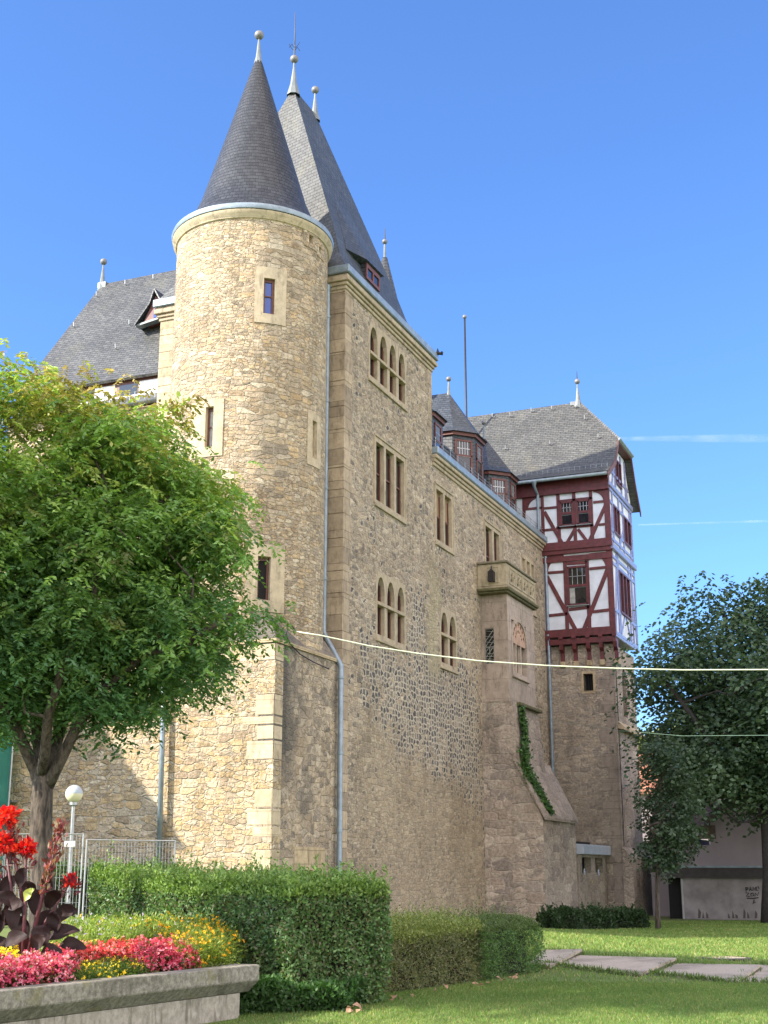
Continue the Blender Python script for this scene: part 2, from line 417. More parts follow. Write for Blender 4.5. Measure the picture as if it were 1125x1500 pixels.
def plain(name, c, rough=.6, metal=0., var=.15, sc=4., bump=.0, spec=.5, bsc=30):
    n = N(name); P = n.pos()
    f = n.noise(P, sc, 5, .6); fv = n.sstep(f, .25, .75, 1 - var, 1 + var)
    base = n.mix(1., C4(c), n.comb(fv, fv, fv), 'MULTIPLY')
    k = dict(Base_Color=base, Roughness=rough, Metallic=metal, Specular_IOR_Level=spec)
    if bump: k['Normal'] = n.bump(n.noise(P, bsc, 4, .6), bump)
    return n.set(**k)
M['zinc'] = plain('weathered_zinc', (.24, .30, .36), .45, .35, .2)
M['zinc_pale'] = plain('pale_zinc', (.18, .205, .22), .5, .2, .2)
M['lead'] = plain('lead_ball', (.20, .20, .21), .55, .3, .2, 9)
M['iron'] = plain('dark_iron', (.035, .035, .038), .5, .5)
M['timber'] = plain('oxblood_painted_timber', (.105, .018, .022), .5, 0, .38, 5, .006)
M['timber_gable'] = plain('sky_tinted_gable_timber', (.23, .24, .42), .30, 0, .25, 7, .004)  # pale blue of the reflected sky put into the timber colour
M['trim_red'] = plain('red_brown_trim', (.13, .042, .036), .55, 0, .2)
M['brown_frame'] = plain('brown_window_frame', (.12, .045, .03), .5, 0, .2)
M['plaster'] = plain('white_lime_plaster', (.64, .68, .76), .85, 0, .13, 1.6, .004, .5, 8)
M['white'] = plain('white_paint', (.72, .72, .70), .6, 0, .06)
M['steel'] = plain('galvanised_steel', (.42, .43, .44), .4, .7, .12)
M['concrete_slab'] = plain('pale_concrete_lintel', (.36, .40, .46), .8, 0, .1, 3, .006)
M['house_wall'] = plain('grey_pink_render', (.30, .255, .265), .9, 0, .10, .8, .004)
M['house_wall2'] = plain('garage_wall_render', (.27, .245, .25), .9, 0, .30, 1.3, .004)
M['dark_gap'] = plain('unlit_interior', (.012, .011, .012), .9, 0, .1)
M['wood_hatch'] = plain('ochre_board', (.33, .20, .065), .7, 0, .15, 8)
M['curtain'] = plain('brown_blind', (.25, .17, .10), .9, 0, .12)
M['net_curtain'] = plain('net_curtain', (.34, .34, .33), .9, 0, .25, 6)
M['rope_light'] = plain('pale_rope_light', (.62, .66, .50), .5, 0, .1)
M['cable_thin'] = plain('thin_green_cable', (.16, .26, .20), .6)
M['graffiti'] = plain('black_marker_paint', (.04, .035, .04), .6)
M['damp'] = plain('damp_scorch_mark', (.10, .085, .08), .95)
M['sign_white'] = plain('white_enamel', (.7, .74, .8), .4)
M['sign_blue'] = plain('blue_enamel', (.08, .16, .36), .4)
M['sign_yellow'] = plain('yellow_enamel', (.45, .36, .06), .4)
M['flint_leaf'] = plain('dry_fallen_leaf', (.36, .21, .13), .8)

def glass_mat(name, c, rough=.06, spec=.9):
    n = N(name)
    wv = n.noise(n.pos(), 1.3, 2, .5)
    return n.set(Base_Color=C4(c), Roughness=rough, Specular_IOR_Level=spec, Normal=n.bump(wv, .02))
M['glass'] = glass_mat('dark_window_glass', (.012, .013, .016))
M['glass_blue'] = glass_mat('sky_reflecting_glass', (.03, .06, .18), .05, 1.)
gb = N('tower_blue_pane')
gb.set(Base_Color=(.035, .085, .36, 1), Roughness=.12, Specular_IOR_Level=.6)
M['glass_blue'] = gb.m

n = N('lamp_globe'); zz = n.xyz(n.obj())[2]
M['globe_top'] = plain('grey_globe_cap', (.42, .48, .56), .45, 0, .1)
M['globe'] = plain('cream_globe', (.72, .68, .48), .35, 0, .05)

# concrete of the planter, darkened and lichened
n = N('old_planter_concrete'); P = n.pos()
f = n.noise(P, 14, 6, .7); g = n.noise(P, 1.6, 5, .65); z = n.xyz(P)[2]
b = n.mix(n.sstep(f, .3, .72), C4((.13, .12, .095)), C4((.33, .31, .26)))
b = n.mix(n.sstep(g, .50, .68, 0, .6), b, C4((.075, .07, .05)))
b = n.mix(n.sstep(n.noise(P, 40, 2, .5), .66, .72, 0, .6), b, C4((.42, .40, .34)))
b = n.mix(n.sstep(n.noise(P, 2.3, 3, .6), .58, .7, 0, .45), b, C4((.16, .15, .04)))
M['planter'] = n.set(Base_Color=b, Roughness=.95, Normal=n.bump(f, .012))
n = N('planter_wall_concrete'); P = n.pos()
f = n.noise(P, 9, 6, .7); g = n.noise(n.vmath('MULTIPLY', P, (3, 3, .5)), 1.4, 5, .65)
b = n.mix(n.sstep(f, .3, .72), C4((.27, .245, .20)), C4((.46, .42, .36)))
b = n.mix(n.sstep(g, .52, .66, 0, .7), b, C4((.10, .09, .06)))
M['planter_wall'] = n.set(Base_Color=b, Roughness=.95, Normal=n.bump(f, .015))
n = N('paving_slab'); P = n.pos()
f = n.noise(P, 20, 5, .7); g = n.noise(P, .8, 4, .6)
b = n.mix(n.sstep(f, .3, .72), C4((.36, .30, .225)), C4((.52, .44, .345)))
b = n.mix(n.sstep(g, .42, .62, 0, .65), b, C4((.19, .165, .12)))
M['paving'] = n.set(Base_Color=b, Roughness=.9, Normal=n.bump(f, .006))
M['riser'] = plain('dark_riser_stone', (.10, .085, .07), .95, 0, .4, 6, .01)

# bark
n = N('rough_bark'); P = n.pos()
q = n.vmath('MULTIPLY', P, (14, 14, 3.2))
f = n.noise(q, 1.2, 5, .65); g = n.noise(P, 2.5, 4, .6)
b = n.mix(n.sstep(f, .35, .62), C4((.035, .028, .023)), C4((.125, .10, .08)))
b = n.mix(n.sstep(g, .55, .7, 0, .4), b, C4((.16, .125, .095)))
M['bark'] = n.set(Base_Color=b, Roughness=.95, Normal=n.bump(f, .05))
M['bark_dark'] = plain('dark_bark', (.055, .05, .05), .95, 0, .3, 9, .02)

# ground
n = N('lawn_soil'); P = n.pos()
f = n.noise(P, 30, 4, .7); g = n.noise(P, .7, 5, .62); h2 = n.noise(n.vmath('MULTIPLY', P, (1, 1, 1)), 4, 4, .6)
b = n.mix(n.sstep(f, .3, .7), C4((.10, .14, .035)), C4((.17, .23, .06)))
b = n.mix(n.sstep(g, .45, .70, 0, .55), b, C4((.15, .165, .055)))
b = n.mix(n.sstep(h2, .60, .74, 0, .35), b, C4((.16, .13, .07)))
M['lawn'] = n.set(Base_Color=b, Roughness=.95, Normal=n.bump(f, .03))
n = N('soil'); P = n.pos(); f = n.noise(P, 12, 5, .7)
M['soil'] = n.set(Base_Color=n.mix(f, C4((.035, .026, .018)), C4((.09, .068, .045))), Roughness=1., Normal=n.bump(f, .04))

def leaf_mat(name, rough=.5, trans=.35, spec=.4):
    n = N(name)
    a = n.new('Attribute', attribute_name='tint').outputs['Color']
    n.set(Base_Color=a, Roughness=rough, Specular_IOR_Level=spec)
    tr = n.new('BsdfTranslucent', {'Color': n.mix(1., a, (1.5, 1.6, .6, 1), 'MULTIPLY')})
    mx = n.new('MixShader', {0: trans, 1: n.b.outputs[0], 2: tr.outputs[0]})
    n.t.links.new(mx.outputs[0], n.out.inputs['Surface'])
    return n.m
M['leaf'] = leaf_mat('leaves', .5, .33)
M['leaf_gloss'] = leaf_mat('glossy_leaves', .45, .25, .4)
M['petal'] = leaf_mat('petals', .6, .3, .2)
M['grass'] = leaf_mat('grass_blades', .55, .35, .3)
M['canna_leaf'] = plain('bronze_canna_leaf', (.026, .013, .013), .62, 0, .35, 3, .004, .25)
M['canna_leaf_green'] = plain('yellow_green_canna_leaf', (.26, .30, .05), .4, 0, .2, 3)
M['canna_stem'] = plain('maroon_canna_stem', (.10, .028, .035), .5, 0, .3, 8)

# ------------------------------------------------------------------ foliage meshes
def leaf_mesh(name, P, D, Nn, L, W, colr, mat, parent=None, fold=.12, bend=.15):
    """kite shaped leaves: P base points, D directions, Nn approximate normals"""
    k = len(P)
    D = D / (np.linalg.norm(D, axis=1, keepdims=True) + 1e-9)
    S = np.cross(D, Nn); S /= (np.linalg.norm(S, axis=1, keepdims=True) + 1e-9)
    Nn = np.cross(S, D)
    L = np.broadcast_to(L, k)[:, None]; W = np.broadcast_to(W, k)[:, None]
    mid = P + D * L * .45 + Nn * L * fold
    v = np.stack([P, mid + S * W / 2 - Nn * L * fold * 1.6, P + D * L - Nn * L * bend, mid - S * W / 2 - Nn * L * fold * 1.6], 1).reshape(-1, 3)
    off = np.array(wloc(parent)) if parent is not None else 0
    me = bpy.data.meshes.new(name)
    me.vertices.add(k * 4); me.loops.add(k * 4); me.polygons.add(k)
    me.vertices.foreach_set('co', (v - off).astype('f').ravel())
    me.loops.foreach_set('vertex_index', np.arange(k * 4, dtype='i'))
    me.polygons.foreach_set('loop_start', np.arange(0, k * 4, 4, dtype='i'))
    me.polygons.foreach_set('loop_total', np.full(k, 4, dtype='i'))
    me.update(calc_edges=True)
    ca = me.color_attributes.new('tint', 'FLOAT_COLOR', 'POINT')
    c4 = np.ones((k * 4, 4), 'f'); c4[:, :3] = np.repeat(colr, 4, axis=0)
    ca.data.foreach_set('color', c4.ravel())
    return link_mesh(name, me, mat, parent)
def unit(n, g=None):
    v = (g or rng).normal(size=(n, 3)); return v / np.linalg.norm(v, axis=1, keepdims=True)
def poly_dist(px, py, poly):
    """signed-ish: inside flag and distance to outline"""
    poly = np.array(poly, float); a = poly; b = np.roll(poly, -1, 0)
    p = np.stack([px, py], -1)[:, None, :]
    ab = b - a; t = np.clip(((p - a) * ab).sum(-1) / (ab * ab).sum(-1), 0, 1)
    d = np.linalg.norm(p - (a + ab * t[..., None]), axis=-1).min(1)
    cond = (a[:, 1] > py[:, None]) != (b[:, 1] > py[:, None])
    xi = a[:, 0] + (py[:, None] - a[:, 1]) / (b[:, 1] - a[:, 1] + 1e-12) * ab[:, 0]
    ins = (cond & (px[:, None] < xi)).sum(1) % 2 == 1
    return ins, d

def crown_points(outline_px, G, n, maxdepth, inner=.0, edge=.0, bough=22, sig=.42, shrink=14):
    """clump centres filling a crown bough by bough: outline at distance G given real thickness in depth"""
    pts = np.array([onG(x, y, G) for x, y in outline_px])
    poly = np.stack([pts @ RV, pts[:, 2]], 1)
    out = []; lo, hi = poly.min(0), poly.max(0)
    q = rng.uniform(lo, hi, size=(9000, 2)); ins, d = poly_dist(q[:, 0], q[:, 1], poly); ok = ins & (d > edge); q = q[ok]; d = d[ok]
    th_ = np.minimum(maxdepth, 1.15 * d + .3); u = rng.uniform(-1, 1, len(q)); u = np.sign(u) * np.abs(u) ** (1 - inner)
    cand = np.stack([q[:, 0], u * th_, q[:, 1]], 1); nb_ = max(4, int(n / (bough * .75)))
    keep = [0]; dist = np.linalg.norm(cand - cand[0], axis=1)
    for _ in range(nb_ - 1):          # spread the boughs evenly through the crown
        pick = rng.integers(0, len(cand), 40); k_ = pick[np.argmax(dist[pick])]; keep.append(int(k_)); dist = np.minimum(dist, np.linalg.norm(cand - cand[k_], axis=1))
    while len(out) < n:
        for k_ in keep:
            a, dg, b = cand[k_]
            m = int(rng.integers(bough // 2, bough + 1)) // 2 + 1
            off = rng.normal(size=(m, 3)) * [sig, sig, sig * .55]; off[:, 2] -= .35 * (off[:, 0] ** 2 + off[:, 1] ** 2) / sig
            c = rg(a, G + dg, b) + off
            pj = proj(c); i2, dd_ = poly_dist(pj[:, 0], pj[:, 1], outline_px); i2 &= dd_ > rng.uniform(.25, 1.0, len(dd_)) * shrink
            out += [(*p,) for p in c[i2]]
    out = [out[i_] for i_ in rng.permutation(len(out))]
    return np.array(out[:n])

def sprays(centres, nr, nl, spread, rach, L, W, droop, colfun, name, mat, parent, size_j=.25, up=.6):
    """leaflets set along drooping stalks round each clump centre"""
    k = len(centres)
    C = np.repeat(centres, nr, 0); m = len(C)
    o = rng.normal(size=(m, 3)) * np.array(spread)
    B = C + o
    d = rng.normal(size=(m, 3)) * np.array([1, 1, .35]) + o * 1.2
    d[:, 2] = np.abs(d[:, 2]) * .2 - droop * .4
    d /= np.linalg.norm(d, axis=1, keepdims=True)
    t = np.linspace(.12, 1, nl)
    P = B[:, None, :] + d[:, None, :] * (t * rach)[None, :, None]
    P[:, :, 2] -= (t ** 2 * rach * droop)[None, :]
    side = np.cross(d, [0, 0, 1.]); side /= (np.linalg.norm(side, axis=1, keepdims=True) + 1e-9)
    sg = np.where(np.arange(nl) % 2 == 0, 1, -1)
    D = d[:, None, :] * .55 + side[:, None, :] * sg[None, :, None] * .9 + rng.normal(size=(m, nl, 3)) * .28
    D[:, :, 2] -= droop * .5
    Nn = np.tile([0, 0, 1.], (m * nl, 1)) * up + unit(m * nl) * (1.05 - up)
    cc = colfun(np.repeat(centres, nr * nl, 0), P.reshape(-1, 3), k, nr * nl)
    sc = rng.uniform(1 - size_j, 1 + size_j, m * nl)
    return leaf_mesh(name, P.reshape(-1, 3), D.reshape(-1, 3), Nn, L * sc, W * sc, cc, mat, parent)

def surf(name, mat, parent, fn, A, B, holes=(), uvs=(1., 1.), smooth=True, close=False):
    """parametric sheet fn(a,b) with rectangular openings (a0,a1,b0,b1)"""
    A = sorted(set([round(a, 5) for a in A] + [round(h[i], 5) for h in holes for i in (0, 1)]))
    B = sorted(set([round(b, 5) for b in B] + [round(h[i], 5) for h in holes for i in (2, 3)]))
    off = wloc(parent) if parent is not None else Vector((0, 0, 0))
    vs = [Vector(fn(a, b)) - off for b in B for a in A]; na = len(A)
    fs = []; uv = []
    for j in range(len(B) - 1):
        for i in range(na - 1):
            ca, cb = (A[i] + A[i + 1]) / 2, (B[j] + B[j + 1]) / 2
            if any(h[0] < ca < h[1] and h[2] < cb < h[3] for h in holes): continue
            fs.append((j * na + i, j * na + i + 1, (j + 1) * na + i + 1, (j + 1) * na + i))
            for (p, q) in ((i, j), (i + 1, j), (i + 1, j + 1), (i, j + 1)): uv += [A[p] * uvs[0], B[q] * uvs[1]]
    me = bpy.data.meshes.new(name); me.from_pydata(vs, [], fs); me.update()
    l = me.uv_layers.new(name='UVMap'); l.data.foreach_set('uv', uv)
    if smooth: me.polygons.foreach_set('use_smooth', [True] * len(me.polygons))
    return link_mesh(name, me, mat, parent)
def frange(a, b, st):
    n = max(1, int(round((b - a) / st))); return [a + (b - a) * i / n for i in range(n + 1)]
def roofsolid(o, th=.12, off=-1):
    m = o.modifiers.new('thickness', 'SOLIDIFY'); m.thickness = th; m.offset = off; return o
def finial(parent, x, y, z, h=1.15, r=.17, base=.28, spike=0., lead=True):
    """zinc spike with a lead ball"""
    r *= .88; base *= .8
    m = MB().lathe([(base, -.25), (base * .5, h * .22), (.045, h * .8), (.03, h)], (x, y, z), 8)
    o = m.build('finial', M['zinc_pale'], parent)
    MB().ball((x, y, z + h + r * .8), r).build('finial_ball', M['lead'], o, True)
    if spike:
        b = MB().tube([(x, y, z + h + r), (x, y, z + h + r + spike)], [.035, .012], 6)
        if spike > 1.2:
            for k in range(6):
                a = k * math.pi / 3; zz = z + h + r + .35 + .12 * (k % 3)
                b.tube([(x, y, zz), (x + .12 * math.cos(a), y + .12 * math.sin(a), zz + .12), (x + .24 * math.cos(a), y + .24 * math.sin(a), zz + .36 * (1 if k % 2 else -.2))], .012, 4)
        b.build('lightning_rod', M['iron'], o)
    return o

# ================================================================== GROUND
def grid_axis(lo, hi, near, step, grow=1.18):
    a = [0.]; 
    while a[-1] < hi: a.append(a[-1] + (step if a[-1] < near else (a[-1] - a[-2]) * grow))
    b = [0.]
    while b[-1] > lo: b.append(b[-1] - (step if -b[-1] < near else (b[-2] - b[-1]) * grow))
    return sorted(set(a + b))
gr = grid_axis(-900, 900, 30, .8); gg = grid_axis(-300, 1500, 64, .8)
vs = [rg(r, g) for g in gg for r in gr]
V = np.array(vs); V[:, 2] = ground_h(V[:, 0], V[:, 1])
nr_ = len(gr)
me = bpy.data.meshes.new('lawn')
me.from_pydata(V.tolist(), [], [(j * nr_ + i, j * nr_ + i + 1, (j + 1) * nr_ + i + 1, (j + 1) * nr_ + i) for j in range(len(gg) - 1) for i in range(nr_ - 1)])
me.update(); me.polygons.foreach_set('use_smooth', [True] * len(me.polygons))
tag(link_mesh('lawn', me, M['lawn'], None), kind='structure')

# stepped garden path: broad slabs, each a step lower than the one to its left
slabs = [([(795, 1391), (853, 1390), (806, 1415), (770, 1415)], .34), ([(850, 1399), (991, 1403), (938, 1426), (800, 1412)], .22),
         ([(990, 1411), (1114, 1413), (1082, 1436), (958, 1427)], .10), ([(1108, 1413), (1190, 1416), (1170, 1442), (1078, 1437)], .104)]
pm = MB(); rm = MB(); slab_polys = []
for k_, (pts, z) in enumerate(slabs):
    P = []
    for i_, (x, y) in enumerate(pts):       # order: far left, far right, near right, near left
        zz_ = .1
        for _ in range(25): q = onZ(x, y, zz_); zz_ = .5 * zz_ + .5 * (float(ground_h(q[0], q[1])) + (.025 if k_ == 3 else (.02, .13, .07, .02)[i_]))
        P.append(onZ(x, y, zz_))
    slab_polys.append(np.array([(float(q @ RV), float(q @ FH)) for q in P]))
    pm.prism(P, (0, 0, -.05)); rm.prism([p - np.array([0, 0, .051]) for p in P], (0, 0, -.3))
tag(pm.build('path', M['paving']), kind='structure')
tag(rm.build('path_steps', M['riser']), kind='structure')

# ================================================================== ROUND STAIR TOWER
TC = (-19.2, 34.9); TR = 2.5
tw = thing('round_tower', (TC[0], TC[1], 0), 'round rubble stone stair tower with tall slate cone roof and square stone foot', 'tower')
def cyl(r): return lambda a, z: (TC[0] + r * math.cos(a), TC[1] + r * math.sin(a), z)
def cylhit(px, py, r=TR):
    d = ray(px, py); dx, dy = d[0], d[1]; ox, oy = -TC[0], -TC[1]
    A = dx * dx + dy * dy; B = 2 * (ox * dx + oy * dy); Cc = ox * ox + oy * oy - r * r
    D = B * B - 4 * A * Cc; t = (-B - math.sqrt(max(D, 0))) / (2 * A); p = CV + d * t
    a = math.atan2(p[1] - TC[1], p[0] - TC[0]);
    return (a if a > -math.pi * .999 else a + 2 * math.pi), p[2]
A0, A1 = -math.pi * 1.15, math.pi * .85
wins = []
for (l, r, t, b, sl, sr, st, sb, kind) in [(386, 402.5, 408, 460, 373, 419, 392, 474, 'blue'), (301, 312.5, 596, 655, 281, 327, 586, 669, 'lit'),
                                       (377, 396, 815, 879, 360, 416, 797, 896, 'dark'), (457, 463.5, 617, 672, 450, 469, 606, 684, 'blind'),
                                       (452, 458.5, 345, 357, 445, 465, 334, 364, 'hole'), (466.5, 470, 362, 371, 463.5, 473.5, 355, 378, 'hole')]:
    a0, zt = cylhit(l, (t + b) / 2); a1, _ = cylhit(r, (t + b) / 2)
    _, z1 = cylhit((l + r) / 2, t); _, z0 = cylhit((l + r) / 2, b)
    b0, _ = cylhit(sl, (t + b) / 2); b1, _ = cylhit(sr, (t + b) / 2)
    _, y1 = cylhit((l + r) / 2, st); _, y0 = cylhit((l + r) / 2, sb)
    wins.append((a0, a1, z0, z1, b0, b1, y0, y1, kind))
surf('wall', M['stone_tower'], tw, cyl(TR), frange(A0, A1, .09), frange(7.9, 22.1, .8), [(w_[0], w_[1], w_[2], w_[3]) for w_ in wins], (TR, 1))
for (a0, a1, z0, z1, b0, b1, y0, y1, kind) in wins:
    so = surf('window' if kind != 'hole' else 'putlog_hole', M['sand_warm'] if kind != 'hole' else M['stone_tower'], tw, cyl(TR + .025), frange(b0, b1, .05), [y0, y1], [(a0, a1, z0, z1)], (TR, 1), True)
    rv = MB(); rr = TR + .025; ri = TR - {'blue': .13, 'lit': .17, 'dark': .2, 'blind': .12, 'hole': .3}[kind]
    for (p, q) in (((a0, z0), (a0, z1)), ((a1, z1), (a1, z0)), ((a0, z1), (a1, z1)), ((a1, z0), (a0, z0))):
        rv.quad(cyl(rr)(*p), cyl(rr)(*q), cyl(ri)(*q), cyl(ri)(*p))
    for (p, q) in (((b0, y0), (b0, y1)), ((b1, y1), (b1, y0)), ((b0, y1), (b1, y1)), ((b1, y0), (b0, y0))):
        rv.quad(cyl(rr)(*p), cyl(rr)(*q), cyl(TR - .02)(*q), cyl(TR - .02)(*p))
    rv.build('reveal', M['sand_warm'], so)
    gm = {'blue': M['glass_blue'], 'lit': M['net_curtain'], 'dark': M['dark_gap'], 'blind': M['sand_grey'], 'hole': M['dark_gap']}[kind]
    surf('pane', gm, so, cyl(ri + .01), [a0, (a0 + a1) / 2, a1], [z0, z1], (), (1, 1), False)
    if kind in ('blue', 'lit', 'dark'):
        fr = MB(); c2 = cyl(ri + .05); c1 = cyl(ri + .015); am = (a0 + a1) / 2; wd = .06 / TR; zm = z0 + (z1 - z0) * .52
        bars = [(a0, a0 + wd, z0, z1), (a1 - wd * 1.3, a1, z0, z1), (a0, a1, z1 - .1, z1), (a0, a1, z0, z0 + .06)]
        if kind != 'dark': bars += [(a0, a1, zm - .02, zm + .02)]
        for (p0, p1, q0, q1) in bars:
            fr.add([c(a, z) for c in (c1, c2) for z in (q0, q1) for a in (p0, p1)], [(0, 2, 3, 1), (4, 5, 7, 6), (0, 1, 5, 4), (2, 6, 7, 3), (0, 4, 6, 2), (1, 3, 7, 5)])
        fr.build('frame', M['brown_frame'], so)
# square foot and its sloping cap
YB, XB, ZB = 32.35, -16.7, 8.45
plate('foot_front', M['stone_base'], tw, rect(-22.0, XB - .5, -.3, ZB), [], 'Y', YB, .5)
plate('foot_flank', M['stone_east'], tw, rect(YB, 36.8, -.3, ZB), [rect(34.05, 35.0, -.1, 2.15)], 'X', XB, -.5)
hp = plate('hatch_surround', M['sand_grey'], tw, rect(33.75, 35.75, .3, 2.75), [rect(34.1, 34.95, -.05 + .4, 2.12)], 'X', XB + .012, -.3)
MB().box(XB - .2, XB - .15, 34.0, 35.05, 0, 2.2).build('hatch', M['wood_hatch'], hp)
qm = MB(); rq = MB()
zq = 0.
k = 0
while zq < ZB - .3:
    hq = rnd.uniform(.24, .66); wq = (rnd.uniform(.75, 1.15), rnd.uniform(.54, .62))[k % 2]
    if rnd.random() < .62 or k < 3: qm.box(XB - wq, XB + .007, YB - .007, YB + .52, zq + .003, zq + hq - .003)
    else: rq.box(XB - .56, XB + .004, YB - .004, YB + .5, zq, zq + hq)
    k += 1; zq += hq
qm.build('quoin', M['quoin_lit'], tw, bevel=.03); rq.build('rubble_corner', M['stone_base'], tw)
def capz(a):
    x = TC[0] + TR * math.cos(a); y = TC[1] + TR * math.sin(a)
    return x, y, ZB + 1.25 * min(y - YB + .02, XB - x + .02)
cm = MB(); N_ = 40
angs = frange(-math.pi * .98, .75, .07)
prev = None
for a in angs:
    x, y, z = capz(a)
    dS = y - YB; dE = XB - x
    if dS < dE: o = (x, YB - .05, ZB - .03)
    else: o = (XB + .05, y, ZB - .03)
    cur = ((x, y, z), o)
    if prev:
        if (prev[1][1] < YB) != (o[1] < YB):
            cm.quad(prev[0], prev[1], (XB + .05, YB - .05, ZB - .03), cur[1], cur[0])
        else: cm.quad(prev[0], prev[1], cur[1], cur[0])
    prev = cur
cm.quad((-22.1, YB - .05, ZB - .03), (TC[0] - TR, YB - .05, ZB - .03), (TC[0] - TR, 36.8, ZB + 2.5), (-22.1, 36.8, ZB + 2.5))
cm.build('foot_cap', M['stone_east'], tw)
cmd = MB()
cmd.box(-22.05, XB + .05, YB - .055, YB + .1, ZB - .13, ZB - .03); cmd.box(XB - .1, XB + .055, YB + .1, 36.6, ZB - .13, ZB - .03)
cmd.build('foot_coping', M['sand_grey'], tw)
# cornice, zinc gutter, cone
cz = 21.75
cz = 21.93
prof = [(TR - .02, cz), (TR + .05, cz + .03), (TR + .06, cz + .08), (TR + .13, cz + .14), (TR + .16, cz + .27), (TR + .10, cz + .30), (TR - .3, cz + .30)]
lm = MB().lathe(prof, (*TC, 0), 64); lm.build('cornice', M['sand_warm'], tw, 'angle')
lm = MB().lathe([(TR + .08, cz + .302), (TR + .17, cz + .305), (TR + .20, cz + .40), (TR + .17, cz + .48), (TR + .02, cz + .50), (TR - .25, cz + .60)], (*TC, 0), 64)
lm.build('gutter', M['zinc'], tw, 'angle')
ap = onG(374, 95, 39.75)[2]
zc0 = cz + .56
cone_prof = [(TR - .04, zc0), (TR - .42, zc0 + .42), (TR - .72, zc0 + 1.15), (.13, ap)]
def conef(a, t):
    k = min(int(t), 2); u = t - k; r0, z0 = cone_prof[k]; r1, z1 = cone_prof[k + 1]
    r = r0 + (r1 - r0) * u; return (TC[0] + r * math.cos(a), TC[1] + r * math.sin(a), z0 + (z1 - z0) * u)
# v coordinate is the true height of the course
def cone_surf():
    B = [0, 1, 2] + frange(2.05, 3, .05); A = frange(-math.pi, math.pi, .1)
    o = surf('roof', M['slate_cone'], tw, conef, A, B, (), (1.9, 1), True)
    uvd = o.data.uv_layers[0].data
    for lp in o.data.loops:
        z = o.data.vertices[lp.vertex_index].co[2]; uvd[lp.index].uv[1] = z * 1.06
    return o
cone_surf()
finial(tw, TC[0], TC[1], ap, .95, .19, .24)
# left downpipe, its brackets
MB().tube([onY(243, 900, YB - .2), onY(232, 1285, YB - .2)], .075, 10).build('downpipe', M['zinc'], tw, True)

# ================================================================== TALL BLOCK
XW, YP, YE = -16.66, 36.8, 45.1
bk = thing('tall_stone_house', (-20.2, 41, 0), 'tall narrow rubble stone block with steep slate hipped roof, directly behind the round tower', 'building')
def Yp(px, py): return onX(px, py, XW)[1]
def Wn(pxs, y, z0, z1, kind, tr=None, blinds=None, mar=(.13, .15)):
    L = [(Yp(a, y), Yp(b, y)) for a, b in pxs]
    return dict(L=L, z0=z0, z1=z1, kind=kind, tr=tr, blinds=blinds, out=(L[0][0] - mar[0], L[-1][1] + mar[0], z0 - mar[1], z1 + mar[1] + .02))
WB = [Wn([(541.8, 552.6), (556.2, 566.8), (570.3, 580), (583.6, 592.8)], 535, 18.72, 20.62, 'arch', 19.58),
      Wn([(550.6, 562), (565, 577), (580, 591.6)], 700, 14.36, 16.46, 'rect'),
      Wn([(552.5, 563), (567, 577.5), (582, 592)], 900, 9.72, 11.72, 'arch', 10.78)]
WW = [Wn([(646, 655.5), (658.2, 667.6)], 930, 9.66, 11.62, 'arch', 10.74),
      Wn([(639.3, 649.3), (651.5, 661.4)], 760, 14.36, 16.38, 'rect', None, 15.32),
      Wn([(711.2, 720.5), (723.2, 731)], 790, 13.9, 16.38, 'rect'),
      Wn([(765, 769.6), (771.5, 776), (778, 782)], 830, 13.9, 16.15, 'blind', None, None, (.12, .15))]
def make_window_X(par, W, X=XW, stone='sand_trim'):
    o0, o1, p0, p1 = W['out']; holes = []
    for (a, b) in W['L']:
        if W['kind'] == 'arch':
            holes.append(rect(a, b, W['z0'], W['tr'] - .06)); holes.append(lancet(a, b, W['tr'] + .07, W['z1'], .95))
        else: holes.append(rect(a, b, W['z0'], W['z1']))
    outer = rect(o0, o1, p0, p1)
    if W['kind'] == 'arch':   # stepped head following the arches
        outer = [(o0, p0), (o1, p0), (o1, W['z1'] - .25), (W['L'][-1][1] - .05, p1), (W['L'][0][0] + .05, p1), (o0, W['z1'] - .25)]
    s = plate('window', M[stone], par, outer, holes, 'X', X + .012, -.175)
    # projecting hood / sill mouldings and splayed inner order
    mb = MB()
    mb.box(X - .02, X + .07, o0 - .03, o1 + .03, p0 - .10, p0 - .003)
    if W['kind'] == 'rect':
        mb.box(X - .02, X + .055, o0 - .06, o1 + .06, p1 + .003, p1 + .09)
        mb.box(X - .02, X + .045, o0 - .075, o0 - .003, p0, p1); mb.box(X - .02, X + .045, o1 + .003, o1 + .075, p0, p1)
    if W['tr']: mb.box(X - .1, X + .05, W['L'][0][0] - .01, W['L'][-1][1] + .01, W['tr'] - .055, W['tr'] + .06)
    mb.build('moulding', M[stone], s, bevel=.012)
    if W['kind'] == 'blind':
        MB().box(X - .2, X - .14, o0 + .02, o1 - .02, p0 + .02, p1 - .02).build('blocking', M['sand_grey'], s); return s
    MB().box(X - .19, X - .17, o0 + .02, o1 - .02, p0 + .02, p1 - .02).build('pane', M['glass'], s)
    fr = MB()
    for (a, b) in W['L']:
        for (y0, y1, q0, q1) in ((a, a + .07, W['z0'], W['z1'] - .15), (b - .07, b, W['z0'], W['z1'] - .15), (a + .07, b - .07, W['z0'], W['z0'] + .07), (a + .07, b - .07, (W['z0'] + W['z1']) / 2 - .03, (W['z0'] + W['z1']) / 2 + .03)):
            fr.box(X - .168, X - .13, y0, y1, q0, q1)
    fr.build('frame', M['brown_frame'], s)
    if W['blinds']:
        MB().box(X - .169, X - .166, W['L'][0][0], W['L'][-1][1], W['blinds'], W['z1']).build('blind', M['curtain'], s)
    return s
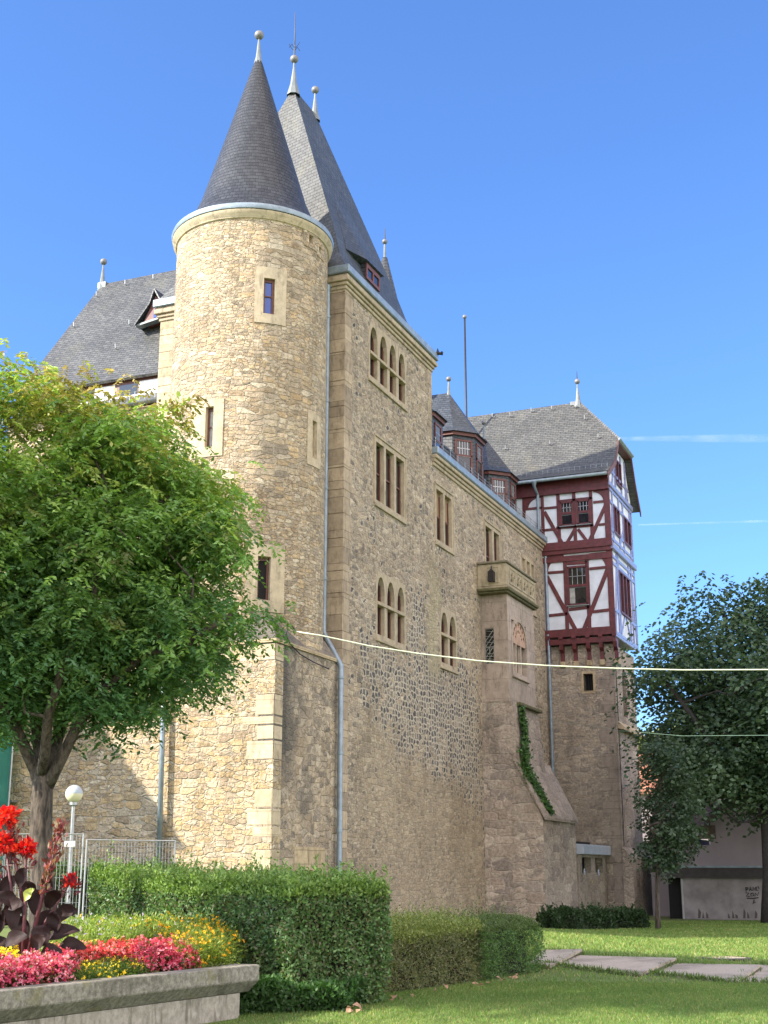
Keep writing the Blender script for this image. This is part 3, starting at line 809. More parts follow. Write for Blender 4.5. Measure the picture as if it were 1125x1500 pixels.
def hole_of(W):
    o0, o1, p0, p1 = W['out']; e = .02
    if W['kind'] == 'arch': return [(o0 + e, p0 + e), (o1 - e, p0 + e), (o1 - e, W['z1'] - .27), (W['L'][-1][1] - .07, p1 - e), (W['L'][0][0] + .07, p1 - e), (o0 + e, W['z1'] - .27)]
    return rect(o0 + e, o1 - e, p0 + e, p1 - e)
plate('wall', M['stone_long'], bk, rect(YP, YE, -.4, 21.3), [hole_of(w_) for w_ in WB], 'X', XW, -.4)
plate('wall', M['stone_east'], bk, rect(-23.9, XW - .001, -.4, 21.3), [], 'Y', YP, .4)
plate('wall', M['stone_long'], bk, rect(-23.9, XW - .001, 10, 21.3), [], 'Y', YE - .001, -.4)
plate('wall', M['stone_tower'], bk, rect(YP + .4, YE - .4, -.4, 21.3), [], 'X', -23.9, .4)
for w_ in WB: make_window_X(bk, w_)
qm = MB(); k = 0; zq = ZB - .1
while zq < 21.2:
    hq = rnd.uniform(.7, 1.5); hq = min(hq, 21.25 - zq)
    wq = (.62, .50)[k % 2]
    qm.box(XW - .9, XW + .014, YP - .014, YP + wq, zq + .006, zq + hq - .006); k += 1; zq += hq
zq = 0
while zq < ZB - .3:
    hq = min(rnd.uniform(.6, 1.1), ZB - .12 - zq)
    qm.box(XW - .3, XW + .014, YP + .02, YP + .45, zq + .006, zq + hq - .006); zq += hq
qm.build('quoin', M['quoin'], bk, bevel=.012)
qm = MB(); zq = 12; k = 0
while zq < 21.2:
    hq = min(rnd.uniform(.4, .8), 21.25 - zq); wq = (.9, .55)[k % 2]
    qm.box(-23.9 - .014, -23.9 + wq, YP - .014, YP + .3, zq + .006, zq + hq - .006); k += 1; zq += hq
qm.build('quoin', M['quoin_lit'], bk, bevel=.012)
qm = MB(); zq = 18.2; k = 0      # far corner above the wing roof
while zq < 21.2:
    hq = min(rnd.uniform(.45, .8), 21.25 - zq); wq = (.28, .42)[k % 2]
    qm.box(XW - .3, XW + .014, YE - wq, YE + .012, zq + .006, zq + hq - .006); k += 1; zq += hq
qm.build('quoin', M['quoin'], bk, bevel=.012)
def ledge(mb, p, z0, z1): mb.box(-23.9 - p, XW + p, YP - p, YE + p, z0, z1)
cm = MB(); ledge(cm, .06, 21.05, 21.18); ledge(cm, .12, 21.182, 21.3); ledge(cm, .20, 21.302, 21.48); ledge(cm, .15, 21.482, 21.56)
cm.build('cornice', M['sand_trim'], bk, bevel=.02)
cm = MB(); ledge(cm, .24, 21.563, 21.86); cm.build('gutter', M['zinc'], bk, bevel=.03)
RX = -20.25; RY0, RY1, RZ = 39.7, 41.62, 31.45
def hiproof(name, mat, par, rings, ridge):
    """rings of (x0,x1,y0,y1,z), last joined to a ridge ((x,y0,z),(x,y1,z)) running along Y"""
    m = MB()
    cs = [[(x0, y0, z), (x1, y0, z), (x1, y1, z), (x0, y1, z)] for x0, x1, y0, y1, z in rings]
    for a, b in zip(cs, cs[1:]):
        for i in range(4): m.quad(a[i], a[(i + 1) % 4], b[(i + 1) % 4], b[i])
    t = cs[-1]; p, q = ridge
    m.quad(t[0], t[1], p); m.quad(t[2], t[3], q); m.quad(t[1], t[2], q, p); m.quad(t[3], t[0], p, q)
    return m.build(name, mat, par)
fl = .2
hiproof('roof', M['slate_dark'], bk, [(-23.95, -16.6, 36.7, 43.7, 21.87), (-23.5, -17.0, 37.05, 43.35, 22.55), (-23.2, -17.3, 37.35, 43.1, 23.5)], ((RX, RY0, RZ), (RX, RY1, RZ)))
# front hip: sunlight put into a lighter slate colour, laid diagonally (3 cm proud of the roof below)
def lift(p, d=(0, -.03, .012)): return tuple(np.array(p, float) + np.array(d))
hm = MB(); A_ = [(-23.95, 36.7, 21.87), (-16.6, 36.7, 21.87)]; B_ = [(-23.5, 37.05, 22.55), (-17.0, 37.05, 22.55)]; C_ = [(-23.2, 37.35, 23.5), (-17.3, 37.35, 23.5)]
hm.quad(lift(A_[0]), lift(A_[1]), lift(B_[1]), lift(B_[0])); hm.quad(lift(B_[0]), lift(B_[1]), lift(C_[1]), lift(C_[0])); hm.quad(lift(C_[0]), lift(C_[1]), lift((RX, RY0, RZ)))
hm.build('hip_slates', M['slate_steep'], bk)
finial(bk, RX, RY0, RZ - .1, 1.25, .19, .34, 2.1)
finial(bk, RX, RY1, RZ - .1, 1.05, .18, .28)
# shed dormer in the long side of the roof
X1, X2 = -16.92, -18.8
X1 = -16.98
dm = MB().box(X2, X1, 39.25, 40.5, 22.45, 23.22)
do = dm.build('dormer', M['slate_dark'], bk)
for y0, y1 in ((39.33, 39.85), (39.92, 40.42)): MB().box(X1 - .02, X1 + .012, y0, y1, 22.7, 23.05).build('pane', M['glass'], do)
fm = MB(); fm.box(X1 - .02, X1 + .05, 39.25, 40.5, 23.04, 23.2); fm.box(X1 - .02, X1 + .05, 39.25, 40.5, 22.58, 22.7)
for y in (39.25, 39.84, 40.4): fm.box(X1 - .02, X1 + .048, y, y + .1, 22.7, 23.04)
fm.build('frame', M['trim_red'], do)
MB().prism([(-17.16, 38.0, 23.18), (X1 + .13, 39.1, 23.22), (X1 + .13, 40.68, 23.26), (-18.45, 40.5, 26.6), (-18.15, 39.1, 25.8)], (-.9, 0, -.10)).build('dormer_roof', M['slate_dark'], do)
# stair turret cone at the back corner
sp = (-18.75, 45.35)
tm = MB().lathe([(1.4, 0), (1.18, .5), (.98, 1.3), (.11, 5.0)], (*sp, 21.5), 10); tm.build('turret_roof', M['slate_dark'], bk)
MB().lathe([(1.25, 16.), (1.25, 21.5)], (*sp, 0), 10).build('turret_wall', M['slate_dark'], bk)
finial(bk, sp[0], sp[1], 26.4, .75, .13, .13, .6)
# dragon-like water spout on the corner
g0 = np.array([XW + .2, YE + .05, 21.82]); k_ = .55
gm = MB().tube([g0 + np.array(v_) * k_ for v_ in ((-.15, -.1, -.05), (.1, .05, .05), (.3, .18, .02), (.42, .25, -.06))], [.06, .075, .05, .025], 7)
gm.ball(g0 + np.array((.36, .2, .1)) * k_, .06, 8); gm.prism([g0 + np.array(v_) * k_ for v_ in ((.0, .0, .1), (.2, .1, .1), (.08, .02, .42))], (.02, -.03, 0))
gm.build('water_spout', M['iron'], bk)
# downpipe from the cornice, jogging over the foot of the round tower
p0 = onY(479, 412, 36.62); p1 = onY(474, 925, 36.62); p2 = np.array([XW + .12, 36.45, 8.2]); p3 = np.array([XW + .12, 36.45, .2])
p0 = np.array([p1[0], p0[1], 21.2])
dp = MB().tube([p0, p1, p1 + np.array([.05, -.02, -.12]), p2 + np.array([-.05, 0, .1]), p2, p3], .085, 10)
for z in (20, 17, 14, 11): dp.tube([(p1[0], 36.62, z), (p1[0], 36.62, z + .09)], .105, 10)
for z in (7.8, 5.5, 3.2): dp.tube([(p2[0], p2[1], z), (p2[0], p2[1], z + .09)], .105, 10)
dp.tube([(p1[0] + .02, 36.7, 21.1), (p1[0] - .2, 36.7, 21.45)], .1, 8)
dp.build('downpipe', M['zinc'], bk, 'angle')

# ================================================================== HIDDEN SHADE CASTER (added behind tower and block, its shade crosses the far roof)
ct = thing('shade_casting_tower', (-27, 51, 0), 'unseen tower with steep slate roof, added behind the round tower and tall block to shade the far roof', 'tower')
MB().box(-30.5, -23.7, 49.2, 52.8, -.3, 27.0).build('wall', M['stone_tower'], ct)
MB().prism([(-23.6, 49.0, 27.0), (-23.6, 53.0, 27.0), (-23.6, 51.0, 33.0)], (-.02, 0, 0)).build('gable', M['slate_dark'], ct)
cr_ = MB(); ra_, rb_, rc_ = (-23.6, 51.0, 33.0), (-26.4, 51.0, 31.4), (-30.0, 51.0, 30.2)
for y_ in (49.0, 53.0): cr_.quad((-23.6, y_, 26.9), ra_, rb_, rc_, (-30.7, y_, 26.9))
cr_.quad((-30.7, 49, 26.9), (-30.7, 53, 26.9), rc_); cr_.build('roof', M['slate_dark'], ct)

# ================================================================== LONG WING
wg = thing('residential_wing', (-19, 53, 0), 'long lower stone wing with slate bay dormers between the tall block and the half-timbered tower', 'building')
plate('wall', M['stone_long'], wg, rect(YE, 61.0, -.4, 17.6), [hole_of(w_) for w_ in WW] + [rect(46.0, 46.16, 9.28, 9.5), rect(49.1, 49.26, 9.15, 9.4)], 'X', XW, -.4)
MB().box(XW - .5, XW - .42, YE + .1, 60.9, 0, 17.5).build('inner_dark', M['dark_gap'], wg)
for w_ in WW: make_window_X(wg, w_)
cm = MB()
for p, a, b in ((.06, 17.22, 17.36), (.12, 17.362, 17.5), (.2, 17.502, 17.66)): cm.box(XW - .3, XW + p, YE, 61.35, a, b)
cm.build('cornice', M['sand_trim'], wg, bevel=.02)
MB().box(XW - .5, XW + .26, YE, 61.5, 17.663, 17.98).build('gutter', M['zinc'], wg, bevel=.04)
sg = MB()
for z in (18.1, 18.24, 18.38): sg.tube([(XW + .06, YE + .05, z), (XW + .06, 61.3, z)], .012, 4, False)
for y in frange(YE + .2, 61.2, .9): sg.tube([(XW + .06, y, 17.9), (XW + .06, y, 18.42)], .014, 4, False)
sg.build('snow_guard', M['steel'], wg)
rm = MB().prism([(XW + .1, YE + .01, 17.95), (-19.5, YE + .01, 21.2), (-21.5, YE + .01, 22.3), (-24, YE + .01, 18.0)], (0, 61.0 - YE, 0))
rm.build('roof', M['slate_dark'], wg)
MB().box(-24, -23.6, YE, 61, 0, 18.0).build('wall', M['stone_long'], wg)
def facebox(mb, p, q, s0, s1, z0, z1, d0, d1):
    """box on a vertical face from p to q (plan), s along it in metres, d outward"""
    p = np.array(p, float); q = np.array(q, float); t = (q - p) / np.linalg.norm(q - p); n_ = np.array([t[1], -t[0]])
    vs = []
    for z in (z0, z1):
        for d in (d0, d1):
            for s_ in (s0, s1):
                v = p + t * s_ + n_ * d; vs.append((v[0], v[1], z))
    mb.add(vs, [(0, 2, 3, 1), (4, 5, 7, 6), (0, 1, 5, 4), (2, 6, 7, 3), (0, 4, 6, 2), (1, 3, 7, 5)])
def bay_dormer(c, zt, apex, win=True):
    d = .757; h = .63; x = -17.3
    P = [(-19.8, c - h - d), (x - d, c - h - d), (x, c - h), (x, c + h), (x - d, c + h + d), (-19.8, c + h + d)]
    m = MB().prism([(a, b, 17.6) for a, b in P], (0, 0, zt - 17.6 - .16)); o = m.build('bay_dormer', M['slate_dark'], wg)
    e = MB(); Q = []
    cen = np.array([-19., c])
    for a, b in P:
        v = np.array([a, b]) - cen; v = v / np.linalg.norm(v); Q.append((a + v[0] * .10, b + v[1] * .10))
    e.prism([(a, b, zt - .158) for a, b in Q], (0, 0, .15)); e.build('eave_band', M['trim_red'], o)
    r = MB(); E = []
    for a, b in P:
        v = np.array([a, b]) - cen; v = v / np.linalg.norm(v); E.append((a + v[0] * .22, b + v[1] * .22, zt - .004))
    ax, ay, az = apex; bk_ = (ax - 2.6, ay, az - .02)
    mid = [tuple(np.array(p_) * .8 + np.array([ax, ay, az]) * .2 + np.array([0, 0, -.13])) for p_ in E]
    mid[0] = tuple(np.array(E[0]) * .8 + np.array(bk_) * .2 + np.array([0, 0, -.13])); mid[5] = tuple(np.array(E[5]) * .8 + np.array(bk_) * .2 + np.array([0, 0, -.13]))
    for i in range(5): r.quad(E[i], E[i + 1], mid[i + 1], mid[i])
    A = (ax, ay, az)
    r.quad(mid[0], mid[1], A, bk_); r.quad(mid[1], mid[2], A); r.quad(mid[2], mid[3], A); r.quad(mid[3], mid[4], A); r.quad(mid[4], mid[5], bk_, A)
    r.quad(*E[::-1])
    r.build('dormer_roof', M['slate_dark'], o)
    if win:
        L = math.sqrt(2) * d
        for (p, q, s0, s1) in ((P[1], P[2], .14, L - .1), (P[2], P[3], .24, 1.02), (P[3], P[4], .14, L - .1)):
            f = MB(); z0 = 18.2
            facebox(f, p, q, s0, s1, zt - .42, zt - .34, 0, .05); facebox(f, p, q, s0, s1, z0, z0 + .08, 0, .05)
            facebox(f, p, q, s0, s0 + .07, z0, zt - .4, 0, .05); facebox(f, p, q, s1 - .11, s1, z0, zt - .4, 0, .05)
            facebox(f, p, q, s0, s1, zt - 1.12, zt - 1.03, 0, .05)
            f.build('window_frame', M['trim_red'], o)
            g_ = MB(); facebox(g_, p, q, s0 + .05, s1 - .08, zt - 1.05, zt - .4, .0, .015); facebox(g_, p, q, s0 + .05, s1 - .08, z0, zt - 1.1, .0, .015)
            g_.build('pane', M['glass'], o)
            b_ = MB()
            for k in range(1, 5): s_ = s0 + .07 + (s1 - s0 - .18) * k / 5; facebox(b_, p, q, s_ - .012, s_ + .012, zt - 1.02, zt - .43, .016, .03)
            facebox(b_, p, q, s0 + .07, s1 - .1, zt - .76, zt - .73, .016, .03); facebox(b_, p, q, s0 + .05, s1 - .08, zt - 1.13, zt - 1.09, .016, .045)
            b_.build('glazing_bar', M['steel'], o)
    return o
bay_dormer(47.5, 20.05, (-18.8, 47.7, 21.9))
finial_B = bay_dormer(52.85, 20.78, (-18.8, 53.2, 23.30)); finial(wg, -18.8, 53.2, 23.25, .62, .14, .16)
bay_dormer(57.95, 20.40, (-18.8, 58.35, 22.75)); finial(wg, -18.8, 58.35, 22.7, .70, .14, .16)

# oriel with balcony
XO, YO = -15.5, 50.7
ob = plate('oriel', M['oriel'], wg, rect(XW - .1, XO - .3, 8.7, 13.27), [rect(-16.5, -16.1, 10.25, 11.72)], 'Y', YO, .3)
WO = (51.25, 53.35, 9.95, 12.15)
plate('oriel_side', M['oriel'], ob, rect(YO, 54.6, 8.7, 13.27), [rect(WO[0], WO[1], WO[2], WO[3])], 'X', XO, -.3)
m = MB().box(XW, XO - .3, 54.3, 54.6, 8.7, 13.27).box(XW, XO - .31, YO + .31, 54.3, 8.7, 8.9); m.build('oriel_back', M['oriel'], ob)
MB().box(XW - .3, XO - .45, YO + .5, 54.2, 8.9, 13.2).build('oriel_inside', M['dark_gap'], ob)
# lattice grille in the near face
gz = MB()
for k in range(-6, 9):
    for sgn in (1, -1):
        x0, z0 = (-16.5, 10.25 + k * .23) if sgn == 1 else (-16.5, 10.25 + k * .23)
        pts = []
        a = (-16.5, 10.25 + k * .23); b = (-16.1, a[1] + .4 * 1.3) if sgn == 1 else (-16.1, a[1] - .4 * 1.3 + .23 * 2)
        za, zb = max(a[1], 10.25), b[1]
        if min(a[1], b[1]) < 10.25 or max(a[1], b[1]) > 11.72: continue
        gz.tube([(a[0], YO + .04, a[1]), (b[0], YO + .04, b[1])], .011, 4)
for z in (10.25, 10.55, 10.95, 11.7): gz.tube([(-16.5, YO + .035, z), (-16.1, YO + .035, z)], .018, 4)
for x in (-16.48, -16.3, -16.12): gz.tube([(x, YO + .035, 10.25), (x, YO + .035, 10.95)], .016, 4)
gz.build('iron_grille', M['steel'], ob)
MB().box(-16.55, -16.05, YO + .2, YO + .24, 10.2, 11.8).build('pane', M['glass'], ob)
# arched tracery window in the long face
tl = [(51.30, 51.86), (51.98, 52.54), (52.66, 53.22)]
arch_outer = [(WO[0] - .1, WO[2] - .12), (WO[1] + .1, WO[2] - .12), (WO[1] + .1, 11.35)] + [((WO[0] + WO[1]) / 2 + 1.15 * math.cos(t), 11.35 + 1.0 * math.sin(t)) for t in frange(.15, math.pi - .15, .2)] + [(WO[0] - .1, 11.35)]
inner = [(WO[0] + .08, WO[2] + .02), (WO[1] - .08, WO[2] + .02), (WO[1] - .08, 11.35)] + [((WO[0] + WO[1]) / 2 + .97 * math.cos(t), 11.35 + .82 * math.sin(t)) for t in frange(.1, math.pi - .1, .2)] + [(WO[0] + .08, 11.35)]
tw_ = plate('tracery_window', M['oriel'], ob, arch_outer, [inner], 'X', XO + .03, -.25)
th_ = []; cy = (WO[0] + WO[1]) / 2
for i in range(7):
    a = math.pi * (i + .5) / 7
    for rr_ in (.42, .74):
        c0 = (cy + rr_ * math.cos(a), 11.42 + rr_ * .84 * math.sin(a)); s_ = .075 if rr_ == .42 else .10
        if c0[1] < 11.46: continue
        th_.append([(c0[0] + s_ * math.cos(t), c0[1] + s_ * math.sin(t)) for t in [k * math.pi / 3 for k in range(6)]])
plate('tracery', M['trim_pink'] if 'trim_pink' in M else ashlar('pink_tracery', (.46, .30, .22), (.50, .34, .25), 9, 9, 0), ob, [(WO[0] + .05, 11.2)] + [(WO[1] - .05, 11.2)] + [(cy + 1.0 * math.cos(t), 11.35 + .85 * math.sin(t)) for t in frange(.1, math.pi - .1, .2)], th_, 'X', XO - .02, -.1)
mm_ = MB()
for (a, b) in zip(tl, tl[1:]): mm_.box(XO - .16, XO - .02, a[1], b[0], 9.97, 11.2)
mm_.build('mullion', M['oriel'], ob)
MB().box(XO - .24, XO - .21, WO[0], WO[1], 9.95, 12.1).build('pane', M['glass'], ob)
cu = MB()
for (a, b) in tl[:2]: cu.box(XO - .2, XO - .195, a + .18, b - .02, 9.97, 11.2)
cu.build('pale_blind', M['white'], ob)
MB().box(XO - .01, XO + .10, WO[0] - .12, WO[1] + .12, 9.72, 9.82).build('sill', M['oriel'], ob, bevel=.02)
# balcony parapet on top
B0, B1, BX = 50.39, 54.65, -15.4
bal = MB().box(XW, BX, B0, B0 + .18, 13.42, 14.36).box(BX - .18, BX, B0 + .18, B1 - .18, 13.42, 14.36).box(XW, BX, B1 - .18, B1, 13.42, 14.36).box(XW, BX - .01, B0 + .01, B1 - .01, 13.3, 13.419)
bo = bal.build('balcony', M['balc'], wg, bevel=.015)
MB().box(XW, BX + .09, B0 - .09, B1 + .09, 14.362, 14.47).build('coping', plain('coping_stone', (.20, .175, .125), .9, 0, .3, 6), bo, bevel=.03)
M['mossy'] = plain('mossy_ledge_stone', (.105, .098, .045), .95, 0, .35, 7, .01)
MB().box(XW, BX + .12, B0 - .12, B1 + .12, 13.2, 13.33).box(XW, BX + .05, B0 - .05, B1 + .05, 13.11, 13.198).build('ledge', M['mossy'], bo, bevel=.03)
def panel_frame(mb, ax, a0, a1, z0, z1, pos, wd=.05, pr=.03):
    for (p, q, r0, r1) in ((a0, a1, z0, z0 + wd), (a0, a1, z1 - wd, z1), (a0, a0 + wd, z0 + wd, z1 - wd), (a1 - wd, a1, z0 + wd, z1 - wd)):
        if ax == 'X': mb.box(pos, pos + pr, p, q, r0, r1)
        else: mb.box(p, q, pos - pr, pos, r0, r1)
pf = MB(); panel_frame(pf, 'Y', -16.3, -15.7, 13.55, 14.25, B0); pf.build('panel_moulding', M['balc'], bo)
for k in range(4): pf = MB(); panel_frame(pf, 'X', 50.75 + k * .95, 51.65 + k * .95, 13.55, 14.25, BX); pf.build('panel_moulding', M['balc'], bo)
rz = MB()
for k in range(4):
    c = 51.2 + k * .95
    for j in range(8):
        a = j * math.pi / 4; rz.tube([(BX + .012, c + .05 * math.cos(a), 13.9 + .05 * math.sin(a)), (BX + .03, c + .22 * math.cos(a + .3), 13.9 + .2 * math.sin(a + .3))], [.03, .014], 5)
    rz.ball((BX + .02, c, 13.9), .06, 8)
rz.build('carved_rosette', M['balc'], bo)
dk = MB()
for k in range(8):
    c = 50.97 + k * .475; dk.box(BX, BX + .008, c, c + .10, 13.66 + .24 * (k % 2), 13.78 + .24 * (k % 2))
dk.build('pierced_hole', M['dark_gap'], bo)
ln = MB().box(-16.13, -15.89, B0 - .22, B0 - .03, 13.62, 13.98); lo = ln.build('lantern', M['glass'], bo)
lf = MB().lathe([(.19, 0), (.03, .14), (.02, .26)], (-16.01, B0 - .12, 13.98), 4, math.pi / 4, math.pi / 4 + 2 * math.pi)
for dx in (-.13, .11):
    for dy in (-.23, -.04): lf.box(-16.01 + dx, -16.01 + dx + .02, B0 + dy, B0 + dy + .02, 13.6, 13.99)
lf.box(-16.14, -15.88, B0 - .23, B0 - .02, 13.58, 13.62); lf.tube([(-16.01, B0 - .12, 14.22), (-16.01, B0 + .02, 14.28)], .015, 5)
lf.build('lantern_frame', M['iron'], lo)
# ledge and buttress under the oriel
MB().box(XW, XO + .32, YO + .55, 54.5, 8.56, 8.70).build('ledge', M['mossy'], ob, bevel=.03)
bt = MB().prism([(XW, YO, -.3), (-15.0, YO, -.3), (-15.1, YO, 5.9), (XO + .12, YO, 8.69), (XW, YO, 8.69)], (0, 3.7, 0)); bt.build('oriel_foot', M['stone_big'], wg)
bt = MB().prism([(XW, YO - .012, -.3), (-14.25, YO - .012, -.3), (-14.25, YO - .012, 4.05), (-15.1, YO - .012, 5.85), (-15.3, YO - .012, 6.1), (XW, YO - .012, 6.1)], (0, 5.0, 0)); bt.build('buttress', M['stone_oriel'], wg)
MB().prism([(-14.15, YO - .1, 3.98), (-14.15, YO - .1, 4.1), (-15.32, YO - .1, 6.45), (-15.42, YO - .1, 6.40)], (0, 5.3, 0)).build('buttress_slope', M['stone_big'], wg)
# downpipe at the far end
pp = MB().tube([(XW + .14, 60.72, 17.7), (XW + .14, 60.72, 4.0)], .075, 10)
for z in (16, 13, 10, 7): pp.tube([(XW + .14, 60.72, z), (XW + .14, 60.72, z + .08)], .095, 10)
pp.build('downpipe', M['zinc'], wg, 'angle')

# ================================================================== HALF-TIMBERED TOWER
YF, XR, YK = 60.75, -13.25, 65.9
ht = thing('half_timbered_tower', (-15.7, 63.3, 0), 'stone tower with projecting white and oxblood half-timbered storeys and half-hipped slate roof', 'tower')
plate('stone_wall', M['stone_end'], ht, rect(-18.2, -13.42, -.3, 12.5), [rect(-14.93, -14.47, 10.3, 11.12)], 'Y', 61.0, .4)
plate('stone_wall', M['stone_big'], ht, rect(61.001, 65.6, -.3, 12.5), [lancet(62.6, 63.5, 9.2, 11.6)], 'X', -13.42, -.4)
MB().box(-18.2, -13.9, 61.45, 65.5, 0, 12.4).build('inner_dark', M['dark_gap'], ht)
wf = plate('window', M['sand_grey'], ht, rect(-15.05, -14.35, 10.18, 11.24), [rect(-14.93, -14.47, 10.3, 11.12)], 'Y', 60.98, .1)
gb_ = MB()
for x in (-14.82, -14.7, -14.58): gb_.tube([(x, 61.05, 10.3), (x, 61.05, 11.12)], .012, 4)
gb_.build('window_bar', M['iron'], wf)
# plinth and string ledge
MB().prism([(-13.43, 60.9, -.3), (-12.95, 60.9, -.3), (-12.98, 60.9, 2.6), (-13.43, 60.9, 3.1)], (0, 5.2, 0)).build('plinth', M['stone_big'], ht)
MB().prism([(-13.43, 61.1, 8.5), (-13.10, 61.1, 8.42), (-13.10, 61.1, 8.55), (-13.43, 61.1, 8.85)], (0, 4.7, 0)).build('string_ledge', M['sand_grey'], ht)
qm = MB(); zq = 0; k = 0
while zq < 12.0:
    hq = rnd.uniform(.5, .8); wq = (.85, .5)[k % 2]
    qm.box(-13.42 - wq, -13.41, 60.988, 61.2, zq + .006, zq + hq - .006); k += 1; zq += hq
qm.build('quoin', ashlar('brown_quoins', (.27, .225, .19), (.36, .30, .245), 3, .6, .4), ht, bevel=.012)
# plaster body
MB().box(-18.6, XR, YF, YK, 12.9, 20.8).build('plaster_infill', M['plaster'], ht)
YT = YF - .045
def T(x, y): return onY(x / 5.357 + 740, y / 5.357 + 680, YT)      # reading off the elevation
def bar(mb, a, b, wpx): mb.beam(T(*a), T(*b), wpx / 5.357 * .0326, (0, 1, 0), .10)
tf = MB()
# sill, head and storey beams as full-width boxes
z = lambda x, y: float(T(x, y)[2])
XL = -18.45
tf.box(XL, XR + .05, YT - .12, YF + .1, 20.08, 20.78)
tf.box(XL, XR + .07, YT - .10, YF + .1, 17.0, 17.62); tf.box(XL, XR + .10, YT - .16, YF, 17.2, 17.42)
tf.box(XL, XR + .05, YT - .05, YF + .1, 16.62, 16.9)
tf.box(XL, XR + .06, YT - .06, YF + .1, 12.9, 13.28)
ub, ut = 17.62, 20.08
def vpost(x, y, z0, z1, wd): X_ = float(T(x, y)[0]); tf.box(X_ - wd / 2, X_ + wd / 2, YT, YT + .1, z0, z1)
for x, y, wd in ((150, 450, .16), (295, 450, .16), (418, 400, .17), (543, 400, .17), (676, 400, .17)): vpost(x, y, ub, ut, wd)
tf.box(XR - .24, XR + .045, YT - .01, YT + .1, 12.9, ut)
bar(tf, (160, 352), (290, 340), 20); bar(tf, (300, 346), (410, 336), 20); bar(tf, (690, 298), (790, 288), 20)
bar(tf, (190, 526), (290, 516), 20); bar(tf, (300, 518), (400, 508), 20); bar(tf, (400, 500), (690, 478), 22); bar(tf, (735, 474), (800, 467), 20)
bar(tf, (415, 292), (680, 264), 22)

def brace(a, b, wpx): tf.beam(T(*a) + np.array([0, .003, 0]), T(*b) + np.array([0, .003, 0]), wpx / 5.357 * .0326, (0, 1, 0), .09)
brace((306, 372), (458, 640), 30); brace((796, 300), (655, 615), 30); brace((548, 505), (476, 630), 26); brace((570, 508), (648, 612), 26)
def knee(corner, arc):
    tf.prism([T(*corner) + np.array([0, .006, 0])] + [T(*p) + np.array([0, .006, 0]) for p in arc], (0, .08, 0))
def qarc(c, rx, ry, a0, a1, n=7): return [(c[0] + rx * math.cos(a0 + (a1 - a0) * i / n), c[1] - ry * math.sin(a0 + (a1 - a0) * i / n)) for i in range(n + 1)]
knee((150, 235), [(150, 352), (178, 350)] + qarc((275, 350), 95, 88, math.pi, math.pi / 2)[1:] + [(275, 235)])
knee((812, 190), [(690, 205)] + qarc((690, 298), 82, 80, math.pi / 2, 0)[0:] + [(812, 290)])
# lower storey
lb, lt = 13.28, 16.62
for x, y, wd in ((322, 1000, .16), (474, 950, .18), (648, 950, .18)): vpost(x, y, lb, lt, wd)
bar(tf, (330, 852), (466, 842), 22); bar(tf, (660, 820), (800, 806), 22); bar(tf, (484, 780), (640, 768), 26)
bar(tf, (500, 1140), (660, 1122), 24); bar(tf, (340, 1188), (490, 1172), 24); bar(tf, (680, 1158), (830, 1140), 24)
brace((326, 880), (560, 1315), 34); brace((806, 815), (612, 1310), 34)
knee((322, 705), [(322, 850), (334, 848)] + qarc((458, 842), 122, 112, math.pi, math.pi / 2)[1:] + [(458, 700)])
knee((830, 680), [(655, 700)] + qarc((655, 812), 132, 108, math.pi / 2, 0)[0:] + [(830, 800)])
tf.build('timber_frame', M['timber'], ht, bevel=.008)
def wframe(px0, py0, px1, py1, tr, curtain=None):
    a = T(px0, py1); b = T(px1, py0); x0, x1, z0, z1 = a[0], b[0], a[2], b[2]
    s = MB()
    w_ = .07
    for q in ((x0 - .03, x0 + w_, z0, z1), (x1 - w_, x1 + .03, z0, z1), (x0, x1, z1 - w_, z1 + .03), (x0, x1, z0 - .02, z0 + w_)): s.box(q[0], q[1], YT - .035, YT + .06, q[2], q[3])
    zt = z0 + (z1 - z0) * tr; s.box(x0, x1, YT - .03, YT + .06, zt - .06, zt + .06)
    o = s.build('window', M['brown_frame'] if False else M['timber'], ht)
    MB().box(x0, x1, YF - .012, YF - .004, z0, z1).build('pane', M['glass'], o)
    g = MB()
    for k in range(1, 4): X_ = x0 + (x1 - x0) * k / 4; g.box(X_ - .01, X_ + .01, YF - .03, YF - .013, zt + .06, z1 - .06)
    zz_ = (zt + z1) / 2; g.box(x0 + .06, x1 - .06, YF - .03, YF - .013, zz_ - .01, zz_ + .01)
    g.build('glazing_bar', M['steel'], o)
    g = MB().box(x0 - .06, x1 + .06, YT - .13, YT - .036, z0 - .06, z0 - .015).box(x0 + .05, x1 - .05, YF - .035, YF - .013, zt - .10, zt - .07)
    g.build('window_sill', M['zinc_pale'], o)
    if curtain: MB().box(x0 + .08, x0 + (x1 - x0) * curtain, YF - .0125, YF - .0121, z0 + .1, zt - .08).build('net_curtain', M['net_curtain'], o)
wframe(438, 290, 530, 487, .52); wframe(568, 276, 660, 475, .52); wframe(496, 795, 640, 1110, .50, .35)
# jettied joists, brackets and corbel stones
jb = MB()
jb.box(XL, XR + .03, YT - .05, YF + .5, 12.55, 12.8)
for px in (803, 823, 842, 862, 881, 902):
    x = float(onY(px, 950, 60.8)[0])
    jb.box(x - .10, x + .10, YT - .12, 61.0, 12.8, 12.9); 
    jb.prism([(x - .09, 61.0, 12.56), (x - .09, YT - .05, 12.56), (x - .09, YT - .0, 12.3), (x - .09, 60.88, 12.15), (x - .09, 60.88, 11.75), (x - .09, 61.0, 11.75)], (.18, 0, 0))
jb.build('joist_bracket', M['timber'], ht)
cb = MB()
for px in (823, 842, 862, 881, 902):
    x = float(onY(px, 950, 60.8)[0]); cb.box(x - .13, x + .13, 60.84, 61.05, 11.48, 11.745)
cb.build('corbel_stone', M['sand_grey'], ht, bevel=.02)
